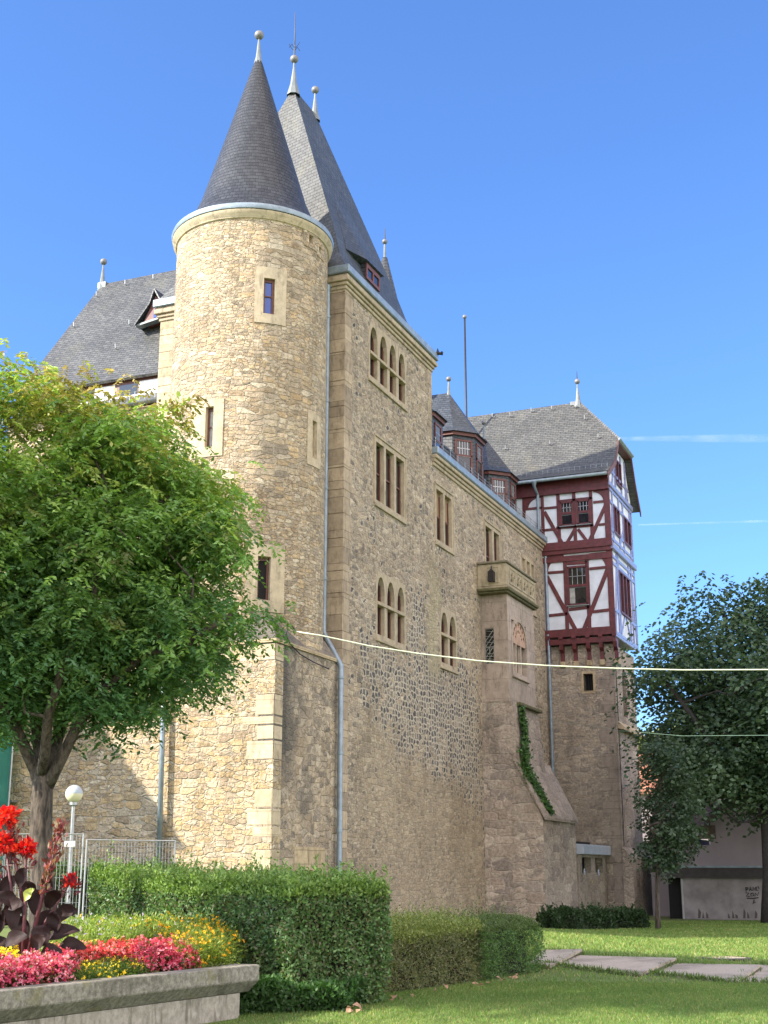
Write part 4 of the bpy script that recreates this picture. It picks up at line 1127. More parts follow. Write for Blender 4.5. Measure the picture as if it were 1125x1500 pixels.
# gable (long) side, timbers coloured pale blue for the reflected sky
gt = MB(); XG = XR
def gpost(y, z0, z1, wd=.16): gt.box(XG, XG + .06, y - wd / 2, y + wd / 2, z0, z1)
def grail(y0, y1, z, wd=.14): gt.box(XG + .003, XG + .055, y0, y1, z - wd / 2, z + wd / 2)
for y in (61.7, 62.0, 64.4, 65.0, 65.8): gpost(y, 12.9, 17.0)
for y in (61.35, 62.75, 63.7, 65.35, 65.8): gpost(y, 17.5, 20.3)
for y in (62.3, 63.7, 64.7): gpost(y, 20.6, 22.6)
for a, b, z_ in ((60.8, 65.9, 13.0), (60.8, 65.9, 16.75), (60.8, 62.1, 14.1), (64.4, 65.9, 14.1), (60.8, 65.9, 16.4), (60.8, 65.9, 17.65), (60.8, 65.9, 18.1), (60.8, 65.9, 19.5), (60.8, 65.9, 20.15), (61.4, 65.4, 21.2)): grail(a, b, z_)
for a, b in (((60.9, 13.1), (61.6, 16.3)), ((65.7, 13.1), (65.1, 16.3)), ((62.1, 13.1), (63.0, 14.1)), ((64.3, 13.1), (63.4, 14.1)), ((60.9, 17.8), (61.3, 19.4)), ((62.8, 17.7), (63.6, 18.6)), ((65.7, 17.8), (65.4, 19.4)), ((61.5, 20.5), (62.2, 21.8)), ((65.2, 20.5), (64.6, 21.8))):
    gt.beam((XG, a[0], a[1]), (XG, b[0], b[1]), .13, (1, 0, 0), .05)
gt.build('gable_timber_frame', M['timber_gable'], ht)
for d_, z0_, z1_ in ((.16, 17.05, 17.35), (.12, 20.25, 20.5), (.10, 12.75, 12.9)): MB().box(XG, XG + d_, 60.6, 66.0, z0_, z1_).build('gable_storey_beam', M['timber_gable'], ht, bevel=.03)
gw = []
for y0, y1, z0, z1, nl in ((62.1, 64.3, 14.25, 16.2, 3), (61.5, 62.65, 18.15, 19.4, 2), (63.8, 65.25, 18.15, 19.4, 2), (62.4, 63.6, 20.95, 22.1, 2)):
    s = MB()
    for q in ((y0 - .08, y0, z0, z1), (y1, y1 + .08, z0, z1), (y0 - .08, y1 + .08, z1, z1 + .08), (y0 - .1, y1 + .1, z0 - .1, z0)): s.box(XG, XG + .09, *q)
    for k in range(1, nl): y = y0 + (y1 - y0) * k / nl; s.box(XG, XG + .085, y - .06, y + .06, z0, z1)
    o = s.build('window', M['timber'], ht); MB().box(XG, XG + .012, y0, y1, z0, z1).build('pane', M['glass'], o)
# gable wall triangle + roof
ridge_z = 25.75; YM = 63.35
MB().prism([(XR - .2, 60.75, 20.79), (XR - .2, 61.35, 21.5), (XR - .2, 61.9, 22.75), (XR - .2, 64.8, 22.75), (XR - .2, 65.4, 21.5), (XR - .2, 65.95, 20.79)], (.2, 0, 0)).build('gable_infill', M['plaster'], ht)
XV = -12.85; zh = 22.95; yh0 = 61.15 + 2.2 * (zh - 21.7) / (ridge_z - 21.7); yh1 = 2 * YM - yh0
XRE = -15.2; XLf = -24.5
rf = MB()
E0, E1 = (60.15, 20.78), (61.15, 21.7); K0, K1 = (66.6, 20.35), (65.55, 21.7)
Em = (60.62, 21.10)
rf.quad((XLf, *E0), (XV - .25, *E0), (XV - .18, *Em), (XLf, *Em)); rf.quad((XLf, *Em), (XV - .18, *Em), (XV - .04, *E1), (XLf, *E1))
rf.quad((XLf, *E1), (XV - .04, *E1), (XV, yh0, zh), (XRE, YM, ridge_z), (XLf, YM, ridge_z))
rf.quad((XV, yh0, zh), (XV, yh1, zh), (XRE, YM, ridge_z))
rf.quad((XLf, YM, ridge_z), (XRE, YM, ridge_z), (XV, yh1, zh), (XV, *K1), (XLf, *K1)); rf.quad((XLf, *K1), (XV, *K1), (XV, *K0), (XLf, *K0))
roofsolid(rf.build('roof', M['slate_old'], ht), .10, -1)
vb = MB()
for a, b in (((XV - .25, *E0), (XV - .04, *E1)), ((XV - .04, *E1), (XV, yh0, zh)), ((XV, yh1, zh), (XV, *K1)), ((XV, *K1), (XV, *K0))):
    a = np.array(a); b = np.array(b); vb.prism([a + (.02, 0, .02), b + (.02, 0, .02), b + (.02, 0, -.26), a + (.02, 0, -.26)], (-.06, 0, 0))
vb.build('verge_board', M['brown_frame'], ht)
MB().prism([(XV + .02, yh0 - .1, zh - .10), (XV + .12, yh0 - .1, zh - .02), (XV + .12, yh0 - .1, zh + .06), (XV, yh0 - .1, zh + .03)], (0, yh1 - yh0 + .2, 0)).build('hip_gutter', M['zinc'], ht)
MB().prism([(XV, yh0 + .05, zh - .16), (XR, yh0 + .05, zh - .16), (XR, yh1, zh - .16), (XV, yh1, zh - .16)], (0, 0, .05)).build('soffit', M['trim_red'], ht)
gm = MB(); 
for i in range(8):
    pass
gm.tube([(XLf, 60.08, 20.72), (XV - .3, 60.08, 20.72)], .085, 8); gm.build('gutter', M['zinc'], ht, True)
ca_ = onY(783, 722, 60.1)[0]
MB().tube([(ca_, 60.08, 20.68), (ca_, 60.1, 20.45), (ca_ + .05, 60.5, 20.1), (ca_ + .02, 60.5, 18.1)], [.14, .075, .075, .075], 10).build('downpipe', M['zinc'], ht, 'angle')
finial(ht, XRE, YM, ridge_z - .1, 1.15, .17, .30, .55)
MB().box(XRE - .4, XRE + .1, YM - .12, YM + .12, ridge_z - .15, ridge_z + .05).build('ridge_cap', M['zinc_pale'], ht)
hk = MB()
for px, py in ((748, 611), (779, 604), (809, 601), (842, 597), (857, 615), (877, 642), (806, 652), (741, 659), (722, 612)):
    # point on the main slope plane
    d = ray(px, py); nrm = np.array([0, -(ridge_z - 21.7), 2.2]); nrm /= np.linalg.norm(nrm); p_ = np.array([0, 61.15, 21.7]); t = ((p_ - CV) @ nrm) / (d @ nrm); q = CV + d * t
    hk = MB(); hk.tube([(q[0], q[1], q[2]), (q[0], q[1] - .10, q[2] + .03), (q[0], q[1] - .12, q[2] + .22)], .022, 5); hk.tube([(q[0], q[1] - .06, q[2] + .01), (q[0] + .2, q[1] - .10, q[2] + .05)], .018, 5); hk.build('roof_hook', M['steel'], ht)
pass
sg = MB()
for z_, y_ in ((21.2, 60.5), (21.35, 60.52)): sg.tube([(-18.5, y_, z_), (XV - .3, y_, z_)], .012, 4, False)
for x in frange(-18.4, XV - .35, .28): sg.tube([(x, 60.5, 20.95), (x, 60.52, 21.38)], .010, 4, False)
sg.build('snow_guard', M['steel'], ht)
# low entrance nook between the oriel buttress and the tower
nk = MB().prism([(-14.9, 55.75, 2.72), (-13.95, 55.75, 2.72), (-13.95, 55.75, 3.12), (-14.9, 55.75, 3.2)], (0, 5.2, 0)); nko = nk.build('concrete_lintel', M['concrete_slab'], ht, bevel=.02)
MB().box(XW, -14.95, 55.7, 61, 0, 3.3).build('nook_inside', M['dark_gap'], ht)
M['nook'] = rubble('nook_blocking_stone', [(.30, .25, .20), (.38, .33, .27), (.26, .22, .18)], (.34, .30, .25), 1.5, 2.5, .03, .06)
plate('nook_wall', M['nook'], ht, rect(55.75, 60.99, -.3, 2.72), [rect(56.4, 58.0, 1.95, 2.6), rect(58.8, 60.2, 1.95, 2.6)], 'X', -14.2, -.3)

# ================================================================== WEST WING behind the tree
ww = thing('slate_roofed_wing', (-27.5, 41, 0), 'stone wing with big slate hipped roof and tiny pointed dormer, left of the round tower', 'building')
plate('wall', M['stone_tower'], ww, rect(-32, -23.9, -.3, 19.2), [], 'Y', 39.4, .4)
hm = MB(); EY, EZ = 39.0, 20.15; RYW, RZW = 43.0, 26.5
hm.quad((-31.9, EY, EZ), (-23.5, EY, EZ), (-23.5, RYW, RZW), (-31.0, RYW, RZW)); hm.quad((-31.9, 47, EZ), (-31.9, EY, EZ), (-31.0, RYW, RZW)); hm.quad((-23.5, 47, EZ), (-31.9, 47, EZ), (-31.0, RYW, RZW), (-23.5, RYW, RZW))
roofsolid(hm.build('roof', M['slate_old'], ww), .12)
finial(ww, -31.0, RYW, RZW - .1, 1.05, .17, .26)
MB().box(-31.15, -30.75, RYW - .12, RYW + .12, RZW - .2, RZW + .05).build('ridge_cap', M['zinc_pale'], ww)
MB().box(-31.5, -23.5, EY + .25, EY + .5, 19.2, 20.2).build('timber_band', M['brown_frame'], ww)
for x0, x1 in ((-25.1, -24.2), (-27.2, -26.4), (-29.2, -28.4)): MB().box(x0, x1, EY + .235, EY + .249, 19.42, 19.95).build('pane', M['glass'], ww)
for x0, x1 in ((-26.3, -25.3), (-28.3, -27.4)): MB().box(x0, x1, EY + .22, EY + .249, 19.34, 20.0).build('white_panel', M['white'], ww)
wb = MB().prism([(-31.6, EY + .25, 19.32), (-31.6, 38.9, 19.28), (-31.6, 38.1, 18.7), (-31.6, EY + .25, 18.6)], (7.7, 0, 0)); wb.build('apron_roof', M['slate_old'], ww)
MB().box(-31.6, -23.92, 38.88, EY + .24, 19.285, 19.345).build('flashing', M['white'], ww)
MB().tube([(-31.6, 38.0, 18.62), (-23.95, 38.0, 18.62)], .1, 8).build('gutter', M['zinc_pale'], ww, True)
sg = MB()
for z_ in (18.95, 19.12): sg.tube([(-31, 38.15, z_), (-24, 38.15, z_)], .014, 4, False)
for x in frange(-31, -24, .22): sg.tube([(x, 38.15, 18.7), (x, 38.15, 19.14)], .014, 4, False)
sg.build('snow_guard', M['steel'], ww)
MB().box(-31.5, -23.92, 38.25, 39.3, -.3, 18.55).build('bay_wall', M['stone_tower'], ww)
# pointed dormer
yd = 40.15
P0, P1, PA = onY(209, 474, yd), onY(247, 458, yd), onY(228, 430, yd)
dn = MB().prism([P0 + (.02, 0, 0), P1 - (.02, 0, 0), PA - (0, 0, .10)], (0, 1.4, 0)); do = dn.build('dormer', M['trim_red'], ww)
dr = MB()
A_, B_, B2 = P0 + np.array([-.30, -.14, -.06]), PA + np.array([0, -.14, .16]), P1 + np.array([.28, -.14, .04])
m1_ = A_ * .35 + B_ * .65 + np.array([.10, 0, -.10]); m2_ = B2 * .35 + B_ * .65 - np.array([.06, 0, .10]); Bk = np.array([0, 1.6, 0])
dr.quad(A_, m1_, m1_ + Bk, A_ + Bk); dr.quad(m1_, B_, B_ + Bk, m1_ + Bk); dr.quad(B_, m2_, m2_ + Bk, B_ + Bk); dr.quad(m2_, B2, B2 + Bk, m2_ + Bk)
roofsolid(dr.build('dormer_roof', M['slate_dark'], do), .05, 0)
MB().prism([P0 + (-.3, -.05, -.10), P1 + (.3, -.05, -.10), P1 + (.3, -.05, -.02), P0 + (-.3, -.05, -.02)], (0, .3, 0)).build('flashing', M['zinc_pale'], do)
c = (P0 + P1 + PA) / 3 + np.array([.12, -.015, -.12])
MB().prism([c + (-.2, 0, -.22), c + (.22, 0, -.14), c + (.22, 0, .1), c + (.02, 0, .36), c + (-.2, 0, .05)], (0, .01, 0)).build('pane', M['glass_blue'], do)
hk = MB()
for px, py in ((185, 418), (226, 410), (110, 480), (191, 477), (171, 512), (143, 435)):
    d = ray(px, py); nrm = np.array([0, -(RZW - EZ), RYW - EY]); nrm /= np.linalg.norm(nrm); t = ((np.array([0, EY, EZ]) - CV) @ nrm) / (d @ nrm); q = CV + d * t
    hk = MB(); hk.tube([(q[0], q[1], q[2]), (q[0], q[1] - .10, q[2] + .03), (q[0], q[1] - .12, q[2] + .2)], .018, 5); hk.build('roof_hook', M['steel'], ww)
pass
plate('forecourt_wall', M['stone_base'], ww, rect(-26.2, -22.0 - .002, -.3, 8.6), [], 'Y', YB + .02, .5)

# ================================================================== HOUSES AT THE RIGHT
YA = 60.0
hs = thing('gabled_house', tuple(onY(1060, 1345, YA + 3) * (1, 1, 0)), 'grey-pink rendered house with brown tiled roof and boarded gable corner, behind the flat garage', 'house')
def HY(px, py, Y): p = onY(px, py, Y); return (float(p[0]), float(p[2]))
Yh = YA + 2.5
g_ap = HY(1100, 1136, Yh); el = HY(1012, 1238, Yh)
plate('wall', M['house_wall'], hs, [(el[0], -.3), (2.5, -.3), (2.5, el[1] - 1.2), (2 * g_ap[0] - el[0], el[1] - .5), (g_ap[0] + .3, g_ap[1] - .1), HY(1040, 1204, Yh), HY(1040, 1238, Yh), (el[0], el[1])], [], 'Y', Yh, 6)
a0 = HY(1016, 1214, Yh); a1 = HY(1047, 1214, Yh)
MB().box(a0[0], HY(1048, 1214, Yh)[0], Yh - .05, Yh + .3, HY(1040, 1214, Yh)[1] - .45, HY(1040, 1214, Yh)[1] + .15).build('boarded_corner', plain('brown_boards', (.11, .075, .06), .8, 0, .3, 12), hs)
rm = MB(); e0 = HY(1036, 1203, Yh); r0 = g_ap
rm.prism([(e0[0] - .1, Yh - .35, e0[1] - .05), (r0[0], Yh - .35, r0[1] + .15), (r0[0], Yh - .35, r0[1] - .1), (e0[0] - .1, Yh - .35, e0[1] - .3)], (0, 6.5, 0))
rm.prism([(r0[0], Yh - .35, r0[1] + .15), (2 * r0[0] - e0[0], Yh - .35, e0[1] - .05), (2 * r0[0] - e0[0], Yh - .35, e0[1] - .3), (r0[0], Yh - .35, r0[1] - .1)], (0, 6.5, 0))
rm.build('roof', M['tile_brown'], hs)
sw = HY(985, 1214, Yh + 1); 
MB().prism([(sw[0] - 1, Yh + .1, HY(1000, 1226, Yh)[1]), (a1[0], Yh + .1, HY(1046, 1206, Yh)[1]), (a1[0], Yh + 4, HY(1046, 1206, Yh)[1] + 3.2), (sw[0] - 1, Yh + 4, HY(1000, 1226, Yh)[1] + 3.2)], (0, 0, -.12)).build('side_roof', M['tile_brown'], hs)
MB().box(sw[0] - 1, a0[0] + .1, Yh + .4, Yh + 3.8, -.3, HY(1000, 1226, Yh)[1] - .1).build('side_wall', M['house_wall'], hs)
gg_ = thing('flat_roofed_garage', tuple(onY(1060, 1345, YA) * (1, 1, 0)), 'low flat-roofed garage wall with black graffiti and dark fascia at the lawn edge', 'garage')
gx0, gz0 = HY(1000, 1345, YA); gx1 = HY(1180, 1345, YA)[0]; gtop = HY(1060, 1286, YA)[1]
MB().box(gx0, gx1, YA, YA + 2.4, -.3, gtop).build('wall', M['house_wall2'], gg_)
zt_ = HY(1060, 1270, YA)[1]
MB().box(gx0 - .55, gx1, YA - .25, YA + 2.45, gtop + .003, zt_ - .03).build('fascia', plain('dark_fascia', (.05, .042, .045), .7, 0, .25), gg_)
MB().box(gx0 - .6, gx1, YA - .3, YA + 2.46, zt_ - .027, zt_ + .05).build('roof_edge', M['zinc'], gg_)
MB().box(gx0 - .62, gx0 - .0, YA + .4, YA + 2.3, -.3, gtop).build('dark_side', M['dark_gap'], gg_)
MB().box(gx0 + .03, gx0 + .09, YA - .03, YA - .002, .0, gtop - .05).build('corner_strip', M['steel'], gg_)
# graffiti strokes
gf = MB()
def stroke(pts): 
    P = [onY(x, y, YA - .012) for x, y in pts]; gf.tube(P, .022, 5)
gr_ = [[(1092, 1300), (1093, 1306)], [(1092, 1300), (1096, 1301), (1095, 1303), (1092, 1303)], [(1098, 1305), (1099, 1299), (1101, 1305)], [(1098, 1303), (1101, 1303)], [(1103, 1305), (1103, 1299), (1106, 1304), (1107, 1299)], [(1108, 1299), (1108, 1305), (1111, 1304)], [(1110, 1298), (1112, 1302)],
       [(1092, 1308), (1097, 1308), (1093, 1313), (1098, 1313)], [(1100, 1308), (1100, 1313), (1104, 1312), (1103, 1308), (1100, 1309)], [(1106, 1313), (1106, 1308), (1110, 1312), (1111, 1307)], [(1094, 1316), (1103, 1316), (1111, 1315)], [(1105, 1318), (1103, 1324), (1107, 1321)]]
for q in gr_: stroke(q)
gf.build('graffiti', M['graffiti'], gg_)
dmp = MB()
for cx in (1024, 1030, 1036, 1068, 1074, 1079, 1090, 1096, 1107):
    hh = rnd.uniform(6, 16); pts = [(cx - 1.5, 1345), (cx + 2, 1345), (cx + 1.2 + rnd.uniform(-1, 2), 1345 - hh * .6), (cx - rnd.uniform(0, 2), 1345 - hh)]
    dmp.quad(*[onY(x, y, YA - .006) for x, y in pts])
dmp.build('damp_mark', M['damp'], gg_)
# distant house with a red tiled roof and a far tree above it
rr = thing('red_roofed_house', tuple(rg(19, 92)), 'distant house with red tiled roof, seen in the gap beside the half-timbered tower', 'house')
c0 = rg(17.4, 92)
def RG(r, g, z): return rg(r, g, z)
m = MB(); m.prism([RG(17.0, 92, -1), RG(27, 92, -1), RG(27, 92, 7.3), RG(17.0, 92, 7.3)], tuple(FH * 8)); m.build('wall', M['house_wall'], rr)
m = MB(); m.prism([RG(16.6, 91.5, 7.3), RG(27.4, 91.5, 7.3), RG(27.4, 95.5, 10.2), RG(16.6, 95.5, 10.2)], (0, 0, -.25)); m.prism([RG(16.6, 100.5, 7.2), RG(27.4, 100.5, 7.2), RG(27.4, 95.5, 10.2), RG(16.6, 95.5, 10.2)], (0, 0, -.25)); m.build('roof', M['tile_red'], rr)
m = MB(); m.prism([RG(22, 94.6, 9), RG(22.8, 94.6, 9), RG(22.8, 95.4, 9), RG(22, 95.4, 9)], (0, 0, 2.0)); m.build('chimney', M['house_wall'], rr)

# house off to the left under repair: its green scaffold net, and an unseen house added to shade the wall
nb = thing('shade_casting_house', (-32, 25, 0), 'unseen rendered house with tiled roof, added beyond the left edge to shade the wall', 'house')
MB().box(-37, -31.2, 21.5, 28, -.3, 13.6).build('wall', M['house_wall'], nb)
MB().prism([(-37.3, 21.2, 13.5), (-30.9, 21.2, 13.5), (-34.1, 21.2, 17.2)], (0, 7.1, 0)).build('roof', M['tile_brown'], nb)
MB().prism([(-31.19, 22.2, -.3), (-27.9, 22.2, -.3), (-27.9, 22.2, 6.2), (-31.19, 22.2, 9.4)], (0, 5.8, 0)).build('lean_to', M['house_wall'], nb)  # slope shaped to cast the diagonal shade edge on the wall
for z_ in (2, 5.5, 9): MB().box(-34.4, -33.4, 21.44, 21.49, z_, z_ + 1.5).build('window', M['glass'], nb)
sc = thing('scaffold', (-25.8, 33.5, 0), 'scaffold wrapped in green debris netting at the left edge of the photo', 'scaffold')
nv = []; nf = []; NX = 60; zz0, zz1 = .5, 9.4
for j in range(21):
    for i in range(NX + 1):
        x = -30.5 + i * (5.35 / NX); z_ = zz0 + (zz1 - zz0) * j / 20
        nv.append((x, 31.8 + .06 * math.sin(x * 9 + z_ * .4) + .03 * math.sin(x * 23 + z_) , z_))
for j in range(20):
    for i in range(NX): nf.append((j * (NX + 1) + i, j * (NX + 1) + i + 1, (j + 1) * (NX + 1) + i + 1, (j + 1) * (NX + 1) + i))
n = N('green_netting'); a_ = n.noise(n.pos(), 2, 4, .6)
n.set(Base_Color=n.mix(a_, C4((.02, .20, .16)), C4((.05, .33, .27))), Roughness=.8)
tb = n.new('BsdfTransparent', {'Color': (.7, .95, .85, 1)}); tl_ = n.new('BsdfTranslucent', {'Color': (.03, .35, .27, 1)})
m1 = n.new('MixShader', {0: .35, 1: n.b.outputs[0], 2: tl_.outputs[0]}); m2 = n.new('MixShader', {0: .30, 1: m1.outputs[0], 2: tb.outputs[0]})
n.t.links.new(m2.outputs[0], n.out.inputs['Surface'])
mb = MB(); mb.v = nv; mb.f = nf; mb.build('netting', n.m, sc, True, recalc=False)
pl = MB()
for x in (-30.3, -28.2, -26.8, -25.25):
    for y in (32.0, 33.0): pl.tube([(x, y, 0), (x, y, 9.6)], .04, 6)
for z_ in (1.8, 3.9, 6.0, 8.1):
    for y in (32.0, 33.0): pl.tube([(-30.5, y, z_), (-25.1, y, z_)], .035, 6)
pl.build('pole', M['steel'], sc)
pl = MB()
for z_ in (1.95, 4.05, 6.15, 8.25): pl.box(-30.4, -25.2, 32.1, 32.9, z_, z_ + .06)
pl.build('platform', M['steel'], sc)

# ================================================================== SMALL THINGS
ms = rg(-7.6, 33.2)
lamp_p = onG(101, 1330, 33.2); lt_ = onG(108.5, 1163, 33.2)
gz_ = ground_h(lamp_p[0], lamp_p[1])
lp = thing('street_lamp', (lamp_p[0], lamp_p[1], gz_), 'park lamp with two-tone globe on thin grey post beside the mesh fence', 'street lamp')
bx, by = lt_[0], lt_[1]
MB().tube([(lamp_p[0] - .02, lamp_p[1], gz_ - .2), (bx, by, lt_[2] - .2)], [.06, .042], 10).lathe([(.05, 0), (.10, .03), (.10, .10), (.06, .12)], (bx, by, lt_[2] - .30), 12).build('post', M['steel'], lp, 'angle')
gr0 = .215
MB().lathe([(.02, -gr0)] + [(gr0 * math.cos(t), gr0 * math.sin(t)) for t in frange(-1.4, .02, .14)], (bx, by, lt_[2]), 24).build('globe', M['globe'], lp, True)
MB().lathe([(gr0 * 1.012 * math.cos(t), gr0 * 1.012 * math.sin(t)) for t in frange(.02, 1.55, .14)] + [(.001, gr0 * 1.012)], (bx, by, lt_[2]), 24).build('globe_cap', M['globe_top'], lp, True)

# temporary mesh fence panels
def fence_panel(pa, pb, z0, h, label):
    pa = np.array(pa); pb = np.array(pb); L = np.linalg.norm((pb - pa)[:2]); t = (pb - pa) / L
    o = thing('mesh_fence_panel', (pa[0], pa[1], z0), label, 'fence', 'temporary mesh fence panels')
    f = MB()
    for s_ in (0, L): p = pa + t * s_; f.tube([(p[0], p[1], z0 - .1), (p[0], p[1], z0 + h)], .022, 8)
    for z_ in (z0 + .12, z0 + h): f.tube([(pa[0], pa[1], z_), (pb[0], pb[1], z_)], .017, 8)
    f.build('frame', M['steel'], o)
    g_ = MB()
    for s_ in frange(.08, L - .08, .085): p = pa + t * s_; g_.tube([(p[0], p[1], z0 + .12), (p[0], p[1], z0 + h)], .007, 3, False)
    for z_ in frange(z0 + .3, z0 + h - .15, .27): g_.tube([(pa[0], pa[1], z_), (pb[0], pb[1], z_)], .006, 3, False)
    g_.build('wire_mesh', M['steel'], o)
    for p in (pa, pb):
        b = MB().box(p[0] - .35, p[0] + .35, p[1] - .12, p[1] + .12, z0 - .15, z0 + .1); b.build('foot', M['concrete_slab'], o, bevel=.02)
    return o
fz = lambda p: float(ground_h(p[0], p[1]))
f0, f1, f2 = rg(-10.6, 32.2), rg(-7.28, 32.6), rg(-5.6, 34.0)
fh = onG(112, 1222, 32.6)[2]
zb = fz(f1)
fence_panel(f0, f1 - RV * .04, zb, fh - zb, 'galvanised mesh fence panel running left behind the tree trunk, with a small white sign')
fence_panel(f1 + RV * .05, f2 + RV * .3, zb - .08, fh - zb - .05, 'galvanised mesh fence panel between the lamp post and the wall, partly behind the hedge')
sp_ = onG(102, 1236, 32.5)
o = MB().beam(onG(94, 1236, 32.5), onG(110, 1236, 32.5), .13, FH, .02).build('notice_board', M['white']); tag(o, 'small blank white notice wired to the mesh fence beside the lamp post', 'sign')
# round blue and white notices on the nook wall, and the yellow one
for (px, py, mt, lb) in ((856, 1277, 'sign_white', 'left of two round white and blue notices under the concrete lintel'), (877, 1278, 'sign_white', 'right of two round white and blue notices under the concrete lintel')):
    p = onX(px, py, -14.18); s_ = thing('round_notice', tuple(p), lb, 'sign')
    MB().prism([p + np.array([0, .13 * math.cos(a), .13 * math.sin(a)]) for a in frange(0, 2 * math.pi, .4)[:-1]], (.015, 0, 0)).build('disc', M[mt], s_)
    fg = MB().ball(p + np.array([.02, 0, .06]), .03, 8); fg.prism([p + np.array([.016, -.05, -.08]), p + np.array([.016, .05, -.08]), p + np.array([.016, .03, .04]), p + np.array([.016, -.03, .04])], (.008, 0, 0)); fg.build('figure', M['sign_blue'], s_)
p = onX(867, 1291, -14.18)
o = MB().prism([p + np.array([0, .11 * math.cos(a), .11 * math.sin(a)]) for a in frange(math.pi / 2, math.pi * 2.5, 2 * math.pi / 3)[:-1]], (.012, 0, 0)).build('yellow_notice', M['sign_yellow']); tag(o, 'small faded yellow triangular notice below the two round ones', 'sign')
# flag pole above the wing roof
fp = onX(683, 600, -21); ft = onX(677, 462, -21.0)
o = thing('flagpole', (fp[0], fp[1], 18), 'thin dark flagpole with ball top rising behind the slate dormers', 'flagpole')
MB().tube([(fp[0], fp[1], 18), (fp[0], fp[1], ft[2])], [.07, .05], 8).build('pole', M['iron'], o, True)
MB().ball((fp[0], fp[1], ft[2] + .08), .12, 10).build('pole_ball', M['lead'], o, True)
# rope light slung from the tower foot to the right, thin cable below
ra = onX(432, 925, XB + .06); rb = rg(19, 38, 0); rb[2] = onG(1300, 975, 38)[2]
pts = []
def rope_pts(pxs):
    out = []
    for (x, y) in pxs:
        # intersect with the vertical plane through both ends
        nrm = np.cross(rb - ra, [0, 0, 1.]); d = ray(x, y); t = ((ra - CV) @ nrm) / (d @ nrm); out.append(CV + d * t)
    return out
key = [(432, 925), (470, 931), (540, 946), (610, 957), (700, 968), (800, 975), (900, 979), (1000, 981.5), (1125, 981), (1300, 976)]
kp = rope_pts(key)
o = MB().tube(kp, .022, 6).build('rope_light', M['rope_light'], None, True); tag(o, 'pale rope light slung across the front from the tower foot to the right edge', 'rope light')
lp_ = [ra, ra + (-.0, -.25, .12), ra + (0, -.55, .05), ra + (0, -.62, -.2), ra + (0, -.35, -.42), ra + (0, .3, -.62), ra + (.0, 1.2, -.72), ra + (.0, 2.3, -.78)]
o = MB().tube([p_ + np.array([.03, 0, 0]) for p_ in lp_], .018, 6).build('cable_loop', M['iron'], None, True); tag(o, 'dark supply cable curling from the rope light end over the tower foot coping', 'cable')
key = [(905, 1090), (960, 1081), (1050, 1078), (1125, 1076), (1300, 1070)]
kp = [onG(x, y, 34 + i) for i, (x, y) in enumerate(key)]; kp[0] = onX(905, 1075, -13.35); kp.insert(1, kp[0] * .5 + onG(960, 1080, 36) * .5)
kp = [onG(905, 1074, 30), onG(1000, 1078, 29.5), onG(1125, 1077, 29), onG(1300, 1070, 28)]
ks = onY(470, 935, YP - .1)
kp = [onX(760, 1045, XO + .3), onG(905, 1070, 44), onG(1000, 1078, 38), onG(1125, 1077, 33), onG(1300, 1068, 28)]
o = MB().tube(kp, .006, 5).build('thin_cable', M['cable_thin'], None, True); tag(o, 'very thin greenish cable crossing in front of the dark tree, below the rope light', 'cable')
# manhole in the lawn
p = onZ(1062, 1402, .12); p[2] = ground_h(p[0], p[1])
o = thing('manhole_cover', tuple(p), 'round grey concrete manhole cover set in the sunlit lawn', 'manhole cover')
MB().lathe([(.62, -.1), (.62, .03), (.52, .04)], tuple(p), 24).build('rim', M['riser'], o, bevel=0)
MB().lathe([(.515, 0), (.515, .03), (.001, .035)], tuple(p), 24).build('lid', M['paving'], o)

# contrail far up
ctA, ctB = onG(905, 643, 3000), onG(1290, 641, 3000)
n = N('contrail_vapour'); n.b.inputs['Alpha'].default_value = 1
P = n.pos(); a_ = n.noise(P, .02, 4, .6); lw_ = n.new('LayerWeight', {'Blend': .35}).outputs['Facing']
em = n.new('BsdfDiffuse', {'Color': (.9, .92, .95, 1)}); tr_ = n.new('BsdfTransparent')
fac = n.math('MULTIPLY', n.math('SUBTRACT', 1., lw_), n.sstep(a_, .3, .7, .008, .05))
mx = n.new('MixShader', {0: fac, 1: tr_.outputs[0], 2: em.outputs[0]}); n.t.links.new(mx.outputs[0], n.out.inputs['Surface'])
o = MB().tube([ctA, ctA * .6 + ctB * .4, ctB], [5, 10, 12], 16).build('contrail', n.m, None, True); tag(o, kind='stuff', label='thin white vapour trail across the lower right sky', cat='contrail')
o = MB().tube([onG(935, 769, 3000), onG(1290, 758, 3000)], [2, 4.5], 12).build('contrail', n.m, None, True); tag(o, kind='stuff', label='fainter second vapour trail lower in the right sky', cat='contrail')

# ================================================================== PLANTER
pA, pB = rg(-9.0, 9.52), rg(-1.9, 21.0)         # outer top edge, near end beyond the frame
pl = thing('flower_planter', tuple(rg(-4, 18)), 'long raised concrete planter with dark lichened coping in the left foreground', 'planter')
tdir = (pB - pA) / np.linalg.norm(pB - pA); ndir = np.array([-tdir[1], tdir[0], 0])   # points into the bed
zt = .76
def sect(pts, a, b, mitre=True):
    """profile (inward distance, z) swept from a to b"""
    m = MB(); A = [a + ndir * d + np.array([0, 0, z_]) for d, z_ in pts]; m.prism(A, tuple(b - a)); return m
sect([(0, zt - .22), (0, zt), (.34, zt), (.34, zt - .36), (.20, zt - .40)], pA, pB).build('coping', M['planter'], pl, bevel=.012)
sect([(.20, -.4), (.20, zt - .402), (.36, zt - .402), (.36, -.4)], pA, pB - tdir * .22).build('wall', M['planter_wall'], pl)
pC = pB + ndir * 5.5
e = MB(); q0, q1 = pB - tdir * .34 + ndir * .345, pC - tdir * .34 + ndir * 0
